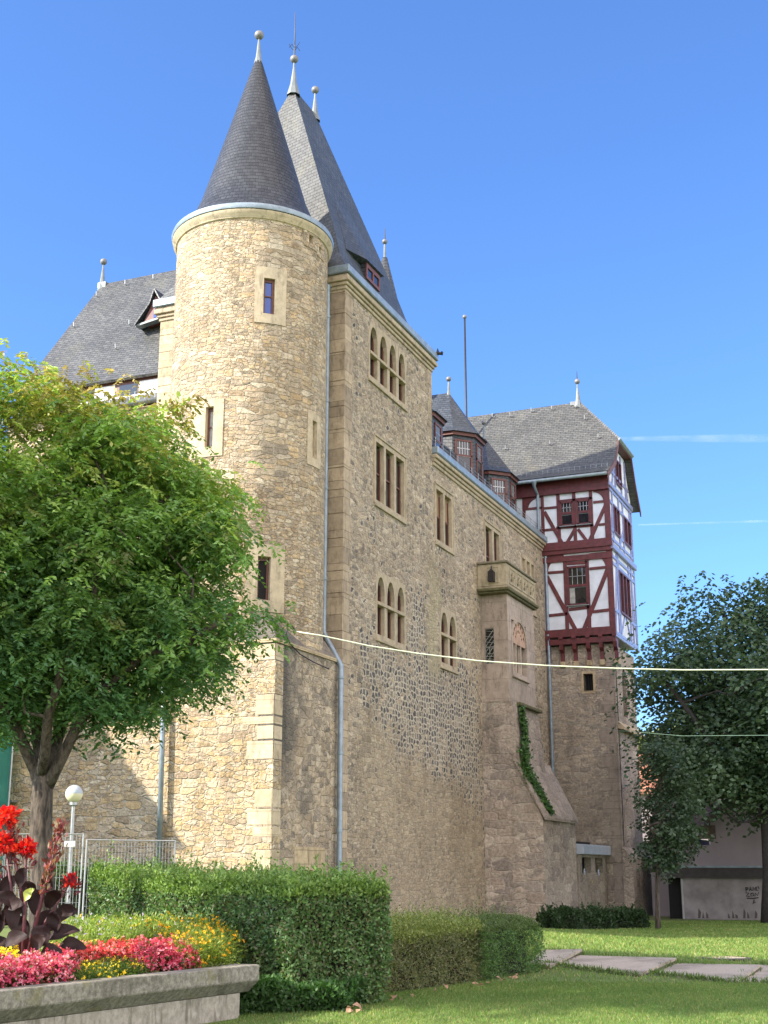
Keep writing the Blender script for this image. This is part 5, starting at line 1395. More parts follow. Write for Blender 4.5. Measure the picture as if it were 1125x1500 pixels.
e.prism([q0 + np.array([0, 0, zt - .3]), q0 + tdir * .34 + np.array([0, 0, zt - .22]), q0 + tdir * .34 + np.array([0, 0, zt]), q0 + np.array([0, 0, zt])], tuple(ndir * 5.2)); e.build('coping', M['planter'], pl, bevel=.012)
e = MB(); q0 = pB - tdir * .36 + ndir * .365; e.prism([q0 + np.array([0, 0, -.4]), q0 + tdir * .14 + np.array([0, 0, -.4]), q0 + tdir * .14 + np.array([0, 0, zt - .31]), q0 + np.array([0, 0, zt - .31])], tuple(ndir * 5.2)); e.build('wall', M['planter_wall'], pl)
sv_ = [pA + ndir * .3, pB - tdir * .3 + ndir * .3, pB - tdir * .3 + ndir * 5.5, pA + ndir * 5.5]
o = MB(); NS = 16
for i in range(NS + 1):
    for j in range(NS + 1):
        q = (sv_[0] * (1 - i / NS) + sv_[1] * (i / NS)) * (1 - j / NS) + (sv_[3] * (1 - i / NS) + sv_[2] * (i / NS)) * (j / NS)
        o.v.append((q[0], q[1], .64 + .28 * math.sin(min(1, j / NS * 1.4) * math.pi / 2) + rnd.uniform(-.02, .02)))
o.f = [(i * (NS + 1) + j, i * (NS + 1) + j + 1, (i + 1) * (NS + 1) + j + 1, (i + 1) * (NS + 1) + j) for i in range(NS) for j in range(NS)]
tag(o.build('planter_soil', M['soil'], None, True), kind='structure')
def bed(s_, d): q = pB - tdir * s_ + ndir * d; return q
def bed_z(d): return .64 + .28 * math.sin(min(1, d / 5.2 * 1.4) * math.pi / 2)

# flower cushions: stalks of small leaves with blossoms on top
def cushion(name, label, cat, cx, rad, h, nleaf, nflow, lc, fc, ls, fs, fine=False, flow_top=.5, kind='stuff', zb=None):
    k = len(cx)
    def pick(n_, shell):
        i = rng.integers(0, k, n_); c = np.array(cx)[i]
        u = unit(n_); u[:, 2] = np.abs(u[:, 2]); rr_ = shell + (1 - shell) * rng.random(n_)
        hh = h * rng.uniform(.85, 1.15, n_)
        return np.stack([c[:, 0] + u[:, 0] * rad * rr_, c[:, 1] + u[:, 1] * rad * rr_, c[:, 2] + u[:, 2] * hh * rr_], 1), u
    P, u = pick(nleaf, .35); c = np.array(lc)[rng.integers(0, len(lc), nleaf)] * rng.uniform(.7, 1.3, (nleaf, 1))
    base = leaf_mesh(name, P, u + rng.normal(size=u.shape) * .5, unit(nleaf) + [0, 0, 1], ls * rng.uniform(.7, 1.3, nleaf), ls * (.25 if fine else .65), c, M['leaf'])
    tag(base, label, cat, kind=kind)
    if nflow:
        P, u = pick(nflow, .9); P[:, 2] += .02
        ok = u[:, 2] > flow_top * rng.random(nflow)
        P, u = P[ok], u[ok]; m = len(P); q = 5
        P = np.repeat(P, q, 0); P += rng.normal(size=P.shape) * fs * .18
        D = np.repeat(u, q, 0) * .4 + unit(m * q); c = np.repeat(np.array(fc)[rng.integers(0, len(fc), m)] * rng.uniform(.75, 1.2, (m, 1)), q, 0)
        f = leaf_mesh('blossom', P, D, np.repeat(u, q, 0) + unit(m * q) * .5, fs * rng.uniform(.7, 1.2, m * q), fs * .85, c, M['petal'])
        f.parent = base; tag(f, kind='stuff')
def spots(lst, jit=.08, per=1):
    out = []
    for s_, d in lst:
        for _ in range(per):
            q = bed(s_ + rnd.uniform(-jit, jit), d + rnd.uniform(-jit, jit)); out.append((q[0], q[1], bed_z(d)))
    return out
def bedpx(x, d):
    # point in the bed seen at column x, d metres behind the planter edge
    az = (x - CX) * 1.0 / 1973; a = pA + ndir * d; # r = az*g on the line a + t*tdir
    ar, ag = a @ RV, a @ FH; tr_, tg = tdir @ RV, tdir @ FH
    t = (az * ag - ar) / (tr_ - az * tg); q = a + tdir * t
    return (q[0], q[1], bed_z(d))
def px_spots(pxs, ds, per=3):
    return [bedpx(x + rnd.uniform(-8, 8), d + rnd.uniform(-.12, .12)) for x in pxs for d in ds for _ in range(per)]
PINK = [(.66, .12, .22), (.60, .07, .16), (.72, .26, .35), (.50, .05, .12), (.74, .38, .45)]
DKLEAF = [(.10, .05, .03), (.13, .10, .03), (.06, .09, .02)]
cushion('pink_begonias', 'mass of pink begonias at the near left of the planter', 'flowers', px_spots([-35, -15, 5, 25, 45, 65, 85, 103], (.5, .85), 3), .17, .34, 6500, 3600, DKLEAF, PINK, .05, .036)
cushion('pink_begonias', 'mass of deep pink begonias in the middle of the planter, next to the marigolds', 'flowers', px_spots([215, 230, 245, 260, 275], (.6, .95, 1.3), 3), .17, .34, 4200, 2600, DKLEAF, [(.60, .06, .12), (.66, .13, .22), (.48, .04, .09), (.72, .28, .36)], .05, .036)
cushion('red_begonias', 'row of salmon-red begonias behind the two pink masses', 'flowers', px_spots([92, 108, 124, 140, 156, 172, 188, 204], (1.25, 1.6), 3), .15, .30, 4200, 1500, [(.16, .08, .05), (.10, .14, .03), (.2, .1, .07)], [(.75, .10, .12), (.85, .30, .32), (.7, .05, .08)], .05, .036)
cushion('yellow_daisies', 'low green cushion dotted with small yellow flowers at the planter edge', 'flowers', px_spots([130, 145, 160, 175, 190, 205], (.5, .8), 3), .19, .22, 9500, 190, [(.10, .16, .03), (.07, .12, .025)], [(.85, .62, .04)], .05, .030, True, .2)
cushion('yellow_daisies', 'little patch of yellow daisies at the foot of the canna on the far left', 'flowers', px_spots([0, 14, 28], (1.15, 1.35), 3), .14, .34, 1800, 130, [(.12, .18, .04)], [(.85, .62, .04)], .05, .045, True, .2)
cushion('orange_marigolds', 'airy bush of orange marigolds against the hedge at the right end of the planter', 'flowers', px_spots([268, 285, 300, 315, 328], (.7, 1.2, 1.8, 2.4), 1) + px_spots([235, 255], (2.0, 2.6), 1), .36, .50, 18000, 430, [(.16, .22, .03), (.22, .28, .05), (.12, .18, .03)], [(.88, .42, .02), (.85, .55, .03)], .07, .038, True, .3)
cushion('feathery_cosmos', 'pale feathery green cosmos foliage with lilac and yellow flowers behind the begonias', 'flowers', px_spots([110, 135, 160, 185, 210, 235, 255], (2.0, 2.7, 3.4, 4.2), 1), .50, .46, 36000, 360, [(.22, .32, .06), (.30, .38, .09), (.17, .25, .05)], [(.85, .68, .10), (.55, .45, .75), (.80, .55, .10), (.6, .5, .8)], .075, .036, True, .3)

# cannas
def canna(px, scale, heads, label, leaves, lean=0):
    base = onG(px, 1395, 18.9); base[2] = .8
    o = thing('canna_plant', tuple(base), label, 'canna', 'bronze-leaved cannas in the planter')
    for (hx, hy, kind, sz) in heads:
        g_ = float(base @ FH) + rnd.uniform(-.25, .25)
        top = onG(hx, hy, g_)
        b0 = base + np.array([rnd.uniform(-.2, .2), rnd.uniform(-.2, .2), 0])
        mid = b0 * .5 + top * .5 + np.array([rnd.uniform(-.05, .05), 0, .05])
        MB().tube([b0, mid, top], [.035, .026, .014], 7).build('stem', M['canna_stem'], o, True)
        if kind == 'flower':
            n_ = int(220 * sz); u = unit(n_); u[:, 2] *= .9
            P = top + u * (rng.random((n_, 1)) ** .5) * .145 * sz
            c = np.array([(.62, .012, .02), (.72, .03, .02), (.48, .008, .02), (.75, .07, .03)])[rng.integers(0, 4, n_)]
            f = leaf_mesh('flower_head', P, u + rng.normal(size=u.shape) * .5, unit(n_), .085 * rng.uniform(.6, 1.4, n_), .055, c, M['petal'], o, .15, .35)
            n_ = 60; u = unit(n_); P = top + u * .10 - np.array([0, 0, .27 * sz]); c = np.array([(.16, .03, .05), (.10, .03, .03)])[rng.integers(0, 2, n_)]
            leaf_mesh('bud', P, u * .5 + [0, 0, .4], unit(n_), .09, .03, c, M['leaf'], o)
        else:
            n_ = int(240 * sz); t_ = rng.random(n_); ax = (top - mid) / np.linalg.norm(top - mid); P = top - ax * (t_[:, None] * .95 * sz) + rng.normal(size=(n_, 3)) * (.03 + .03 * (1 - t_[:, None]))
            c = np.array([(.20, .04, .05), (.13, .05, .04), (.28, .07, .06), (.30, .22, .14)])[rng.integers(0, 4, n_)]
            leaf_mesh('seed_head', P, ax + rng.normal(size=(n_, 3)) * .5, unit(n_), .10, .045, c, M['leaf'], o)
    for (lx, ly, ang, ln_, wd, tilt, m_) in leaves:
        g_ = float(base @ FH) + rnd.uniform(-.35, .25)
        A = onG(lx, ly, g_); d = RV * math.cos(ang) + np.array([0, 0, 1]) * math.sin(ang) - FH * tilt; d /= np.linalg.norm(d)
        sd_ = np.cross(d, -FH + np.array([0, 0, .35]) + RV * rnd.uniform(-.7, .7)); sd_ /= np.linalg.norm(sd_); nn = np.cross(sd_, d)
        m = MB(); K = 9
        for i in range(K + 1):
            t_ = i / K; w_ = wd * math.sin(math.pi * min(1, t_ * .93 + .05)) ** .75 * (1 if t_ < .98 else .1)
            c = A + d * ln_ * t_ + np.array([0, 0, -1]) * (t_ ** 2) * ln_ * .32
            for s_, q in ((-1, .16), (-.5, .03), (0, -.03), (.5, .03), (1, .16)):
                wv = math.sin(t_ * 9 + s_ * 2) * .016
                m.v.append(tuple(c + sd_ * s_ * w_ / 2 + nn * (q * w_ + wv)))
        m.f = [(i * 5 + j, i * 5 + j + 1, (i + 1) * 5 + j + 1, (i + 1) * 5 + j) for i in range(K) for j in range(4)]
        m.build('leaf', M['canna_leaf_green'] if m_ else M['canna_leaf'], o, True, recalc=False)
def lv(lst): return [(x, y, math.radians(a), l, w_, rnd.uniform(-.3, .5), g_) for x, y, a, l, w_, g_ in [(x, y, a, l * .84, w_ * .84, g_) for x, y, a, l, w_, g_ in lst]]
canna(50, 1, [(38, 1242, 'flower', .72), (10, 1196, 'flower', 1.0), (8, 1235, 'flower', .8), (90, 1208, 'seed', 1.0), (104, 1290, 'flower', .3)],
      'biggest bronze canna, with dark leaves and a ragged maroon seed head, before the tree trunk',
      lv([(60, 1370, 80, .62, .30, 0), (72, 1376, 35, .60, .28, 0), (40, 1372, 120, .60, .30, 0), (30, 1350, 160, .55, .26, 0), (80, 1352, 60, .55, .26, 0), (52, 1340, 95, .62, .30, 0), (25, 1330, 130, .55, .26, 0), (70, 1330, 70, .55, .27, 0),
          (88, 1386, 15, .45, .26, 0), (15, 1384, 170, .55, .28, 0), (48, 1392, 60, .45, .26, 0), (35, 1395, 140, .4, .26, 0), (70, 1310, 85, .55, .24, 0), (58, 1355, 10, .42, .28, 0), (45, 1320, 100, .5, .24, 0), (36, 1320, 65, .35, .16, 1), (82, 1365, 95, .5, .26, 0), (60, 1398, 20, .4, .28, 0), (20, 1360, 100, .6, .28, 0), (90, 1340, 35, .35, .2, 0), (66, 1385, 110, .5, .3, 0), (28, 1300, 80, .5, .2, 0)]))
canna(-8, 1, [(-8, 1265, 'seed', .6), (-20, 1215, 'flower', .9), (24, 1222, 'seed', .25)],
      'bronze canna cut by the left edge of the photo, with broad brown-red leaves',
      lv([(-5, 1370, 80, .62, .32, 0), (5, 1350, 60, .6, .3, 0), (-20, 1360, 120, .6, .3, 0), (0, 1330, 100, .6, .28, 0), (8, 1385, 40, .5, .28, 0), (-12, 1390, 150, .5, .3, 0), (2, 1310, 70, .5, .24, 0), (12, 1330, 35, .4, .24, 0)]))

# ================================================================== HEDGES
def hedge(name, label, quadr, h, nleaf, ls, cols_top, cols_side, sprig, cat='hedge', core=(.035, .03, .02), mat='leaf_gloss', bulge=.12, top_mat_frac=1., wl=.55):
    Q = [rg(r, g) for r, g in quadr]; base = sum(Q) / 4; o = thing(name, (base[0], base[1], ground_h(base[0], base[1])), label, cat)
    cen = base
    m = MB(); ins = [q + sum((w_ - q) / np.linalg.norm(w_ - q) for w_ in (Q[(i + 1) % 4], Q[i - 1])) * .30 for i, q in enumerate(Q)]
    zz = [ground_h(q[0], q[1]) for q in Q]
    m.add([(q[0], q[1], z_ - .1) for q, z_ in zip(ins, zz)] + [(q[0], q[1], z_ + h * .86) for q, z_ in zip(ins, zz)], [(0, 1, 2, 3), (4, 5, 6, 7), (0, 1, 5, 4), (1, 2, 6, 5), (2, 3, 7, 6), (3, 0, 4, 7)])
    m.build('branches', plain(name + '_twigs', core, .95, 0, .5, 12, .03), o)
    areas = []; L = [np.linalg.norm(Q[(i + 1) % 4] - Q[i]) for i in range(4)]
    w_ = [l * h for l in L] + [L[0] * L[1] * 1.1]; tot = sum(w_)
    Ps = []; Ns = []; tops = []
    for i in range(5):
        n_ = int(nleaf * w_[i] / tot)
        if i < 4:
            a, b = Q[i], Q[(i + 1) % 4]; t = rng.random(n_); zf = rng.random(n_) ** .9
            P = a + (b - a) * t[:, None]; nn = np.array([(b - a)[1], -(b - a)[0], 0]); nn /= np.linalg.norm(nn)
            if (P.mean(0) - cen) @ nn < 0: nn = -nn
            gz = ground_h(P[:, 0], P[:, 1]); P[:, 2] = gz + zf * h
        else:
            u, v = rng.random(n_), rng.random(n_); P = (Q[0] * (1 - u)[:, None] + Q[1] * u[:, None]) * (1 - v)[:, None] + (Q[3] * (1 - u)[:, None] + Q[2] * u[:, None]) * v[:, None]
            nn = np.array([0, 0, 1.]); P[:, 2] = ground_h(P[:, 0], P[:, 1]) + h; zf = np.ones(n_)
        lump = (np.sin(P[:, 0] * 3.1 + P[:, 2] * 2.3) + np.sin(P[:, 1] * 3.7 - P[:, 2] * 3.1 + 1) + np.sin((P[:, 0] + P[:, 1]) * 5.3 + P[:, 2] * 5)) / 3
        hol = (np.sin(P[:, 0] * 7.1 + P[:, 2] * 9.3 + 2) * np.sin(P[:, 1] * 6.3 - P[:, 2] * 7.9) > .80)
        P = P - nn * (hol * rng.uniform(0, .22, n_))[:, None]
        P = P + nn * ((lump * bulge) - np.abs(rng.normal(size=n_)) * .10 - .03)[:, None]
        # round the upper edges
        if i < 4: P -= nn * (np.clip((zf - .86) / .14, 0, 1) ** 2 * .16)[:, None]
        Ps.append(P); Ns.append(np.tile(nn, (n_, 1))); tops.append(np.full(n_, i == 4) | (zf > .9))
    P = np.concatenate(Ps); Nn = np.concatenate(Ns); tp = np.concatenate(tops); n_ = len(P)
    if sprig:      # upright shoots on the top
        k = sprig; u, v = rng.random(k), rng.random(k); B = (Q[0] * (1 - u)[:, None] + Q[1] * u[:, None]) * (1 - v)[:, None] + (Q[3] * (1 - u)[:, None] + Q[2] * u[:, None]) * v[:, None]
        B[:, 2] = ground_h(B[:, 0], B[:, 1]) + h; hh = rng.gamma(1.6, .07, k) + .03; q = 12
        t = np.tile(np.linspace(0, 1, q), k); BB = np.repeat(B, q, 0); BB[:, 2] += t * np.repeat(hh, q); ln = rng.normal(size=(k, 3)) * .07; BB[:, :2] += (np.repeat(ln, q, 0) * t[:, None])[:, :2]
        BB += rng.normal(size=BB.shape) * .012
        P = np.concatenate([P, BB]); Nn = np.concatenate([Nn, np.tile([0, 0, 1.], (len(BB), 1))]); tp = np.concatenate([tp, np.ones(len(BB), bool)])
    n_ = len(P)
    D = Nn * .45 + unit(n_) * .8; D[:, 2] += .35
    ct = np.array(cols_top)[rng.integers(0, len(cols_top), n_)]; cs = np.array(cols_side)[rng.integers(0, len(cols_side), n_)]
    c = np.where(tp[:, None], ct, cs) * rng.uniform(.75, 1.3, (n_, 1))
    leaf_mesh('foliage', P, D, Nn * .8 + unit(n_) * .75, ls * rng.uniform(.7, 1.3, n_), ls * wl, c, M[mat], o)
    return o
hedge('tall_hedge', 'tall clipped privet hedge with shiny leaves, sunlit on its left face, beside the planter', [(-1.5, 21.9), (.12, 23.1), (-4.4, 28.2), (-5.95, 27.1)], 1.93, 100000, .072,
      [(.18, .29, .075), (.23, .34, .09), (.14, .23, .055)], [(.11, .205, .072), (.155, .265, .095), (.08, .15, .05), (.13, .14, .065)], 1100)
hedge('low_hedge', 'lower twiggy clipped hedge with yellow-green top, to the right of the tall hedge', [(.02, 24.7), (2.05, 27.3), (1.0, 28.7), (-1.4, 26.2)], 1.08, 60000, .045,
      [(.24, .28, .09), (.30, .33, .12), (.18, .23, .06)], [(.19, .20, .095), (.14, .185, .08), (.22, .21, .11)], 800, core=(.045, .033, .022), mat='leaf', bulge=.08)
hedge('low_hedge', 'dark green rounded end section of the low hedge, nearest the stepped path', [(1.95, 27.1), (3.35, 28.8), (2.3, 30.2), (.9, 28.7)], 1.02, 34000, .042,
      [(.10, .15, .045), (.15, .19, .07), (.08, .13, .04)], [(.10, .19, .06), (.13, .23, .07), (.08, .15, .05)], 160, core=(.03, .03, .02), mat='leaf', bulge=.12)
hedge('dark_shrub_row', 'row of dark shaded low shrubs against the foot of the half-timbered tower', [(5.6, 46.5), (9.6, 49.6), (9.0, 50.4), (5.3, 47.6)], .62, 13000, .10,
      [(.03, .06, .022), (.04, .08, .03)], [(.025, .05, .02), (.035, .065, .025)], 120, cat='shrubs', core=(.02, .02, .015), mat='leaf', bulge=.25)
hedge('wall_foot_shrubs', 'tall weeds and shrubs behind the mesh fence at the wall foot', [(-8.9, 34.6), (-5.2, 35.0), (-5.4, 35.8), (-9.3, 35.6)], 1.15, 9000, .10,
      [(.08, .14, .04), (.05, .10, .03)], [(.03, .06, .02), (.05, .08, .03)], 120, cat='shrubs', core=(.03, .03, .02), mat='leaf', bulge=.3)
# taller shoots leaning off the hedge corner
o = hedge('hedge_foot_undergrowth', 'dark ivy and undergrowth at the foot of the tall hedge', [(-2.35, 21.3), (-.6, 21.7), (-.3, 23.0), (-2.1, 22.6)], .42, 9000, .085,
      [(.05, .12, .03), (.06, .14, .035)], [(.04, .09, .025)], 0, cat='ground cover', core=(.02, .018, .012), bulge=.15)

# fallen leaves and chips along the hedge foot
base_leaf = None
for i in range(26):
    r_, g_ = (rnd.uniform(-.9, 3.2), 0); g_ = 21.9 + max(0, (r_ + .9)) * 1.62 + rnd.uniform(-.25, .25)
    if r_ < 0: g_ = 22.2 + rnd.uniform(-.6, .2)
    p = rg(r_, g_); p[2] = ground_h(p[0], p[1]) + .03
    if base_leaf is None:
        m = MB().add([(p[0], p[1], p[2]), (p[0] + .09, p[1] + .03, p[2] + .03), (p[0] + .16, p[1], p[2] + .01), (p[0] + .09, p[1] - .06, p[2] + .05), (p[0] + .03, p[1] - .04, p[2] + .04)], [(0, 1, 2, 3, 4)])
        base_leaf = m.build('fallen_leaf', M['flint_leaf']); me_ = base_leaf.data
        for v_ in me_.vertices: v_.co -= Vector(p)
        base_leaf.location = p; l_ = base_leaf
    else:
        l_ = base_leaf.copy(); col.objects.link(l_); l_.location = p
    l_.rotation_euler = (rnd.uniform(-.5, .5), rnd.uniform(-.5, .5), rnd.uniform(0, 6.3)); sc_ = rnd.uniform(.5, 1.3); l_.scale = (sc_, sc_, sc_)
    tag(l_, 'dry pinkish-brown leaf lying on the grass along the foot of the hedges', 'leaf', 'dry leaves along the hedge foot')

# ivy on the oriel buttress
vp = []
for k in range(3400):
    t_ = rnd.random()
    if t_ < .55:
        q = t_ / .55; z_ = 8.45 - q * 2.9; y_ = 51.35 + .12 * math.sin(q * 7) - q * .25; x_ = -15.08 + .06 - (z_ - 5.9) * .10 + .02
        wd = .10 + .22 * q; wd *= 1 + .8 * math.sin(z_ * 4.1) * math.sin(z_ * 9.7); vp.append((x_ + rnd.uniform(0, .12), y_ + rnd.gauss(0, wd * .8), z_ + rnd.gauss(0, .10)))
    else:
        q = (t_ - .55) / .45; x_ = -15.25 + q * .95; z_ = 6.15 - q * 1.95; y_ = 51.2 + q * .5
        vp.append((x_ + .06 + rnd.uniform(0, .12), y_ + rnd.gauss(0, .30 * (1 - q * .55)), z_ + .12 + rnd.gauss(0, .06)))
vp = np.array(vp); kk = len(vp)
o = leaf_mesh('ivy', vp, unit(kk) + [.3, 0, -.4], unit(kk) * .5 + [1, -.3, .5], .12, .10, np.array([(.05, .12, .025), (.07, .15, .03), (.035, .08, .02)])[rng.integers(0, 3, kk)] * rng.uniform(.7, 1.3, (kk, 1)), M['leaf'])
tag(o, 'green ivy trailing down the oriel and along its sloping buttress', 'ivy')

# ================================================================== TREES
def limb_chain(a, b, n, wob, r0, r1):
    a = np.array(a, float); b = np.array(b, float); P = []
    L = np.linalg.norm(b - a)
    for i in range(n + 1):
        t = i / n; P.append(a + (b - a) * t + (rng.normal(size=3) * wob * L * math.sin(math.pi * t) if 0 < i < n else 0))
    return P, [r0 + (r1 - r0) * i / n for i in range(n + 1)]
def make_tree(name, label, G, trunk_px, limbs_px, tr, outline, nclump, depth, spr, tints, mat='leaf', bark='bark', group=None, twigs=70, gz=None, bough=22, sig=.42, shrink=14):
    base = onG(*trunk_px[0], G); gzb = ground_h(base[0], base[1]) if gz is None else gz; base[2] = gzb
    o = thing(name, tuple(base), label, 'tree', group)
    m = MB(); tp = [base - np.array([0, 0, .2])] + [onG(x, y, G) for x, y in trunk_px[1:]]
    nn = len(tp); rads = [tr * (1.35 if i == 0 else 1 - .25 * i / nn) for i in range(nn)]
    m.tube(tp, rads, 14)
    ends = []
    for L in limbs_px:
        (x0, y0, d0), rad = L[0], L[-1]; pts = [onG(x, y, G + dg) for x, y, dg in L[:-1]]
        m.tube(pts, [rad * (1 - .65 * i / (len(pts) - 1)) for i in range(len(pts))], 9); ends += pts[1:]
    m.build('trunk', M[bark], o, True)
    C_ = crown_points(outline, G, nclump, depth, .25, .12, bough, sig, shrink)
    tw_ = MB(); E = np.array(ends)
    for c in C_[rng.permutation(len(C_))[:twigs]]:
        j = np.argmin(np.linalg.norm(E - c, axis=1) + rng.random(len(E)) * 1.5); P, Rr = limb_chain(E[j], c, 4, .07, .045, .010); tw_.tube(P, Rr, 5, False)
    tw_.build('branch', M[bark], o, True)
    spr(C_, o, tints); return o
# left tree
ol = [(-190, 760), (-170, 640), (-100, 560), (-30, 520), (2, 512), (18, 540), (32, 585), (50, 560), (66, 530), (74, 478), (88, 482), (92, 520), (112, 528), (130, 560), (150, 532), (165, 545), (172, 575), (188, 536), (200, 590), (225, 592), (250, 575), (285, 588), (272, 625), (262, 668), (290, 682), (310, 675), (322, 700), (350, 722), (346, 745), (362, 800), (345, 830), (368, 868), (392, 905), (385, 935), (330, 945), (345, 975), (295, 985), (272, 1028), (240, 1030), (214, 1056), (168, 1062), (150, 1072), (120, 1040), (80, 1050), (45, 1050), (15, 1080), (-40, 1070), (-90, 1000), (-160, 900)]
def left_spr(C_, o, tints):
    zt_, zb_ = C_[:, 2].max(), C_[:, 2].min()
    crnd = {}
    def cf(cen, P, k, per):
        f1 = np.repeat(rng.random(k), per); f2 = np.repeat(rng.uniform(.72, 1.3, k), per)
        hgt = (P[:, 2] - zb_) / (zt_ - zb_)
        g0 = np.array([.095, .20, .085]); g1 = np.array([.27, .42, .10]); au = np.array([.42, .33, .11]); rd = np.array([.27, .15, .07])
        c = g0 + (g1 - g0) * np.clip(hgt * 1.15 + (f1 - .5) * .9, 0, 1)[:, None]  # leaves paler with height, sunlight on the top partly in the colour
        a_ = np.clip((hgt - .64) * 2.0 + (f1 - .66) * 1.6, 0, .78)[:, None]; c = c * (1 - a_) + au * a_
        r_ = (np.clip((hgt - .72) * 3, 0, 1) * (f1 > .62))[:, None] * .65; c = c * (1 - r_) + rd * r_
        br = ((f1 < .06) & (hgt > .2))[:, None] * .55; c = c * (1 - br) + np.array([.22, .18, .06]) * br
        return c * f2[:, None] * rng.uniform(.8, 1.2, (len(P), 1))
    sprays(C_, 14, 12, (.29, .29, .23), 0.40, .128, .058, .55, cf, 'crown', M['leaf'], o)
make_tree('leafy_tree', 'big broad tree with fine green leaves and yellowing top, behind the cannas', 25,
          [(66, 1380), (62, 1300), (60, 1220), (62, 1150), (64, 1125)],
          [[(62, 1160, 0), (52, 1128, 0), (36, 1095, -.2), (22, 1062, -.4), (-10, 1010, -.8), (-50, 930, -1), .15], [(62, 1155, 0), (60, 1110, .2), (54, 1060, .3), (46, 1000, .3), (50, 930, 0), (60, 850, .2), (78, 700, 0), (85, 590, 0), .15], [(66, 1150, 0), (72, 1120, .2), (82, 1090, .5), (95, 1050, .8), (120, 980, 1.2), (180, 880, 1.6), (220, 760, 1.2), .15],
           [(70, 1150, 0), (84, 1122, -.2), (98, 1095, -.3), (110, 1070, -.4), (150, 1010, -.6), (210, 960, -.8), (290, 930, -.9), (340, 900, -.8), .13], [(60, 1140, 0), (66, 1100, -.5), (70, 1050, -1), (100, 950, -1.6), (140, 860, -1.8), (150, 760, -1.2), .12], [(-20, 990, -.8), (-80, 900, -.8), (-150, 800, -.5), (-180, 700, 0), .08], [(55, 900, 0), (20, 820, .8), (-10, 740, 1.2), (-30, 650, .8), .08]],
          0.23, ol, 1250, 2.7, left_spr, None, twigs=110, gz=.75, bough=20, sig=.36, shrink=18)
def px_of(pts, G): return [tuple(proj(rg(r, G, z))) for r, z in pts]
ot = px_of([(-16.4, 12.5), (-15.2, 15.4), (-12.5, 17.4), (-9.5, 16.2), (-7.9, 13.6), (-8.1, 11.2), (-10, 9.8), (-14, 9.6), (-16, 10.8)], 18.5)  # unseen tree off to the left, added for its shade on the lawn
tp_ = px_of([(-12, .3), (-12, 3), (-12, 6.5), (-11.9, 9.5)], 18.5)
make_tree('leafy_tree', 'tall unseen tree added just beyond the left edge, only its shade reaches the lawn', 18.5, tp_, [[(*a, d) for a, d in zip(px_of([(-12, 7), (-10, 10.5), (-9, 13)], 18.5), (0, .8, 1.5))] + [.12], [(*a, d) for a, d in zip(px_of([(-12, 7.5), (-13.5, 11), (-14.5, 13.5)], 18.5), (0, -.8, -1.5))] + [.12]],
          0.28, ot, 620, 2.6, left_spr, None, twigs=50, gz=.2)
# right tree
orr = [(928, 985), (912, 935), (950, 948), (975, 925), (962, 900), (992, 912), (1010, 890), (1015, 862), (1030, 895), (1040, 880), (1032, 868), (1045, 840), (1058, 832), (1072, 850), (1085, 848), (1100, 862), (1118, 850), (1150, 845), (1210, 880), (1260, 980), (1270, 1100), (1230, 1190), (1150, 1200), (1122, 1195), (1095, 1190), (1085, 1150), (1065, 1170), (1050, 1168), (1020, 1180), (1000, 1172), (985, 1140), (960, 1120), (948, 1080), (965, 1050), (985, 1030), (950, 1025), (935, 1010)]
def dark_spr(nr, L, sp, cols, rach, droop):
    def f(C_, o, tints):
        def cf(cen, P, k, per):
            f1 = np.repeat(rng.random(k), per)[:, None]; a = np.array(cols[0]); b = np.array(cols[1]); return (a + (b - a) * f1) * rng.uniform(.75, 1.25, (len(P), 1))
        sprays(C_, nr, 5, sp, rach, L, L * .62, droop, cf, 'crown', M['leaf_gloss'], o, .3, .5)
    return f
make_tree('dark_broadleaf_tree', 'large dark broad-leaved tree with thick trunk at the right edge, before the garage', 54,
          [(1131, 1346), (1130, 1280), (1127, 1220), (1124, 1180), (1120, 1140)],
          [[(1112, 1195, 0), (1100, 1170, -.4), (1085, 1150, -1), (1050, 1100, -1.5), (1000, 1030, -1.5), (960, 980, -1), .22], [(1110, 1150, 0), (1095, 1080, .5), (1080, 1000, .6), (1060, 900, .4), .22], [(1113, 1160, 0), (1130, 1100, 0), (1150, 1000, 0), (1160, 900, 0), .2], [(1112, 1200, 0), (1095, 1204, -.5), (1083, 1206, -.9), .05], [(1080, 1140, -.8), (1040, 1080, 1), (1000, 960, 1.2), .12]],
          .36, orr, 780, 5.0, dark_spr(17, .215, (.50, .50, .40), [(.05, .095, .06), (.11, .17, .09)], .55, .6), None, 'leaf_gloss', 'bark_dark', twigs=90, gz=.1, sig=.60, bough=24, shrink=8)
os_ = [(938, 1150), (944, 1105), (965, 1085), (990, 1092), (1012, 1120), (1018, 1165), (1012, 1200), (1028, 1228), (1005, 1250), (990, 1262), (972, 1272), (955, 1262), (940, 1240), (944, 1205)]
make_tree('slim_young_tree', 'small dark-leaved tree on a thin straight stem beside the stone tower', 49,
          [(964, 1357), (963, 1330), (963, 1280), (964, 1240)], [[(964, 1250, 0), (966, 1200, 0), (970, 1130, 0), (975, 1100, 0), .07], [(965, 1230, 0), (985, 1200, .2), (1005, 1170, .2), .05], [(965, 1240, 0), (952, 1210, -.2), (946, 1170, 0), .05]],
          .085, os_, 150, 1.3, dark_spr(12, .15, (.22, .22, .22), [(.038, .07, .045), (.07, .11, .06)], .32, .5), None, 'leaf_gloss', 'bark', twigs=30, gz=.13, sig=.25, bough=12, shrink=4)
of = [(930, 1120), (935, 1085), (948, 1075), (960, 1082), (975, 1070), (1000, 1078), (1020, 1095), (1020, 1130)]
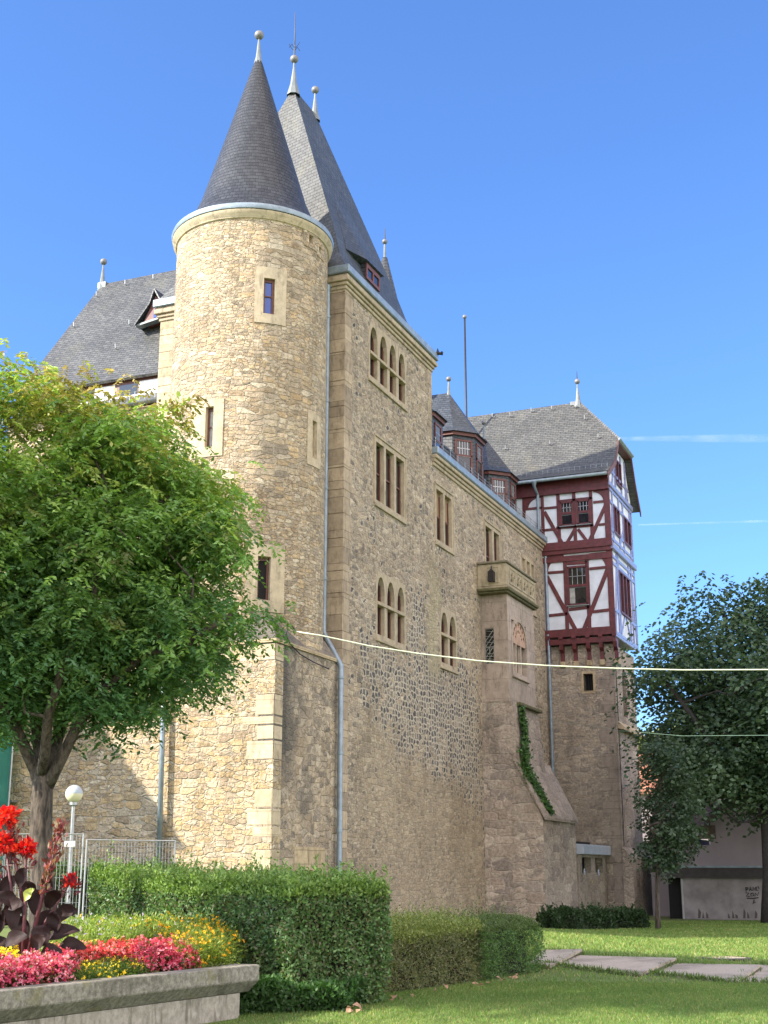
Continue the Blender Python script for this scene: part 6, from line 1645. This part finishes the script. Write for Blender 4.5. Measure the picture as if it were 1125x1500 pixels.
make_tree('distant_tree', 'sunlit yellow-green tree far away above the red tiled roof', 125, [(960, 1250), (960, 1180), (960, 1130)], [[(960, 1140, 0), (970, 1100, 0), (975, 1090, 0), .2]], .3, of, 60, 3, dark_spr(14, .5, (.7, .7, .6), [(.12, .16, .04), (.20, .22, .06)], .8, .3), None, twigs=6, gz=0)

# ================================================================== GRASS
def grass(n_, r0, r1, g0, g1, hgt, wid, power):
    r = rng.uniform(r0, r1, n_); g = g0 + (g1 - g0) * rng.random(n_) ** power
    P = np.stack([r * _c - g * _s, r * _s + g * _c, np.zeros(n_)], 1); P[:, 2] = ground_h(P[:, 0], P[:, 1]) - .01
    keep = np.ones(n_, bool)
    # nothing grows on the path or inside hedges or walls
    for q in slab_polys: ins, _ = poly_dist(r, g, q); keep &= ~ins
    for q in ([(-1.5, 21.9), (-.05, 23.0), (-4.4, 28.2), (-5.95, 27.1)], [(.02, 24.7), (3.35, 28.8), (2.3, 30.2), (-1.4, 26.2)], [(-9.5, 9.5), (-2.1, 20.8), (-6, 24), (-14, 12)]): ins, _ = poly_dist(r, g, np.array(q)); keep &= ~ins
    keep &= P[:, 0] > XW + .1
    P, g = P[keep], g[keep]; k = len(P)
    f = g / 22.
    D = np.tile([0, 0, 1.], (k, 1)) + rng.normal(size=(k, 3)) * [.38, .38, .1]
    Nn = unit(k) * [1, 1, .2]
    patch = .5 + .5 * np.sin(P[:, 0] * 1.3 + np.sin(P[:, 1] * .9) * 1.7) * np.sin(P[:, 1] * 1.1 + np.sin(P[:, 0] * 1.5))
    dry = (rng.random(k) < .10 + .16 * patch)[:, None]
    c = np.array([.13, .22, .055]) + np.array([.07, .085, .03]) * (patch[:, None] * .6 + rng.random((k, 1)) * .4)
    c = np.where(dry, np.array([.34, .33, .14]), c) * rng.uniform(.75, 1.25, (k, 1))
    return P, D, Nn, hgt * f ** .6 * rng.uniform(.6, 1.3, k), wid * f, c
parts = [grass(150000, -3.2, 8.5, 16.5, 27, .052, .011, .8), grass(150000, -1, 16, 26, 56, .06, .016, .8)]
ep = []
for q in slab_polys:                      # longer ragged tufts hanging over the slab edges
    for a_, b_, dn_ in zip(q, np.roll(q, -1, 0), (110, 12, 230, 12)):
        m_ = int(np.linalg.norm(b_ - a_) * dn_); t_ = rng.random((m_, 1)); ep.append(a_ + (b_ - a_) * t_ + rng.normal(size=(m_, 2)) * .045)
ep = np.concatenate(ep); P_ = np.stack([ep[:, 0] * _c - ep[:, 1] * _s, ep[:, 0] * _s + ep[:, 1] * _c, np.zeros(len(ep))], 1); P_[:, 2] = ground_h(P_[:, 0], P_[:, 1]) + .01
k__ = len(P_); parts.append((P_, np.tile([0, 0, 1.], (k__, 1)) + rng.normal(size=(k__, 3)) * .45, unit(k__) * [1, 1, .2], .12 * rng.uniform(.5, 1.4, k__), np.full(k__, .02), np.array([.13, .20, .055]) * rng.uniform(.6, 1.4, (k__, 1))))
cat_ = [np.concatenate([p[i] for p in parts]) for i in range(6)]
tag(leaf_mesh('grass', cat_[0], cat_[1], cat_[2], cat_[3], cat_[4], cat_[5], M['grass'], None, .02, .2), 'short mown lawn grass', 'grass', kind='stuff')
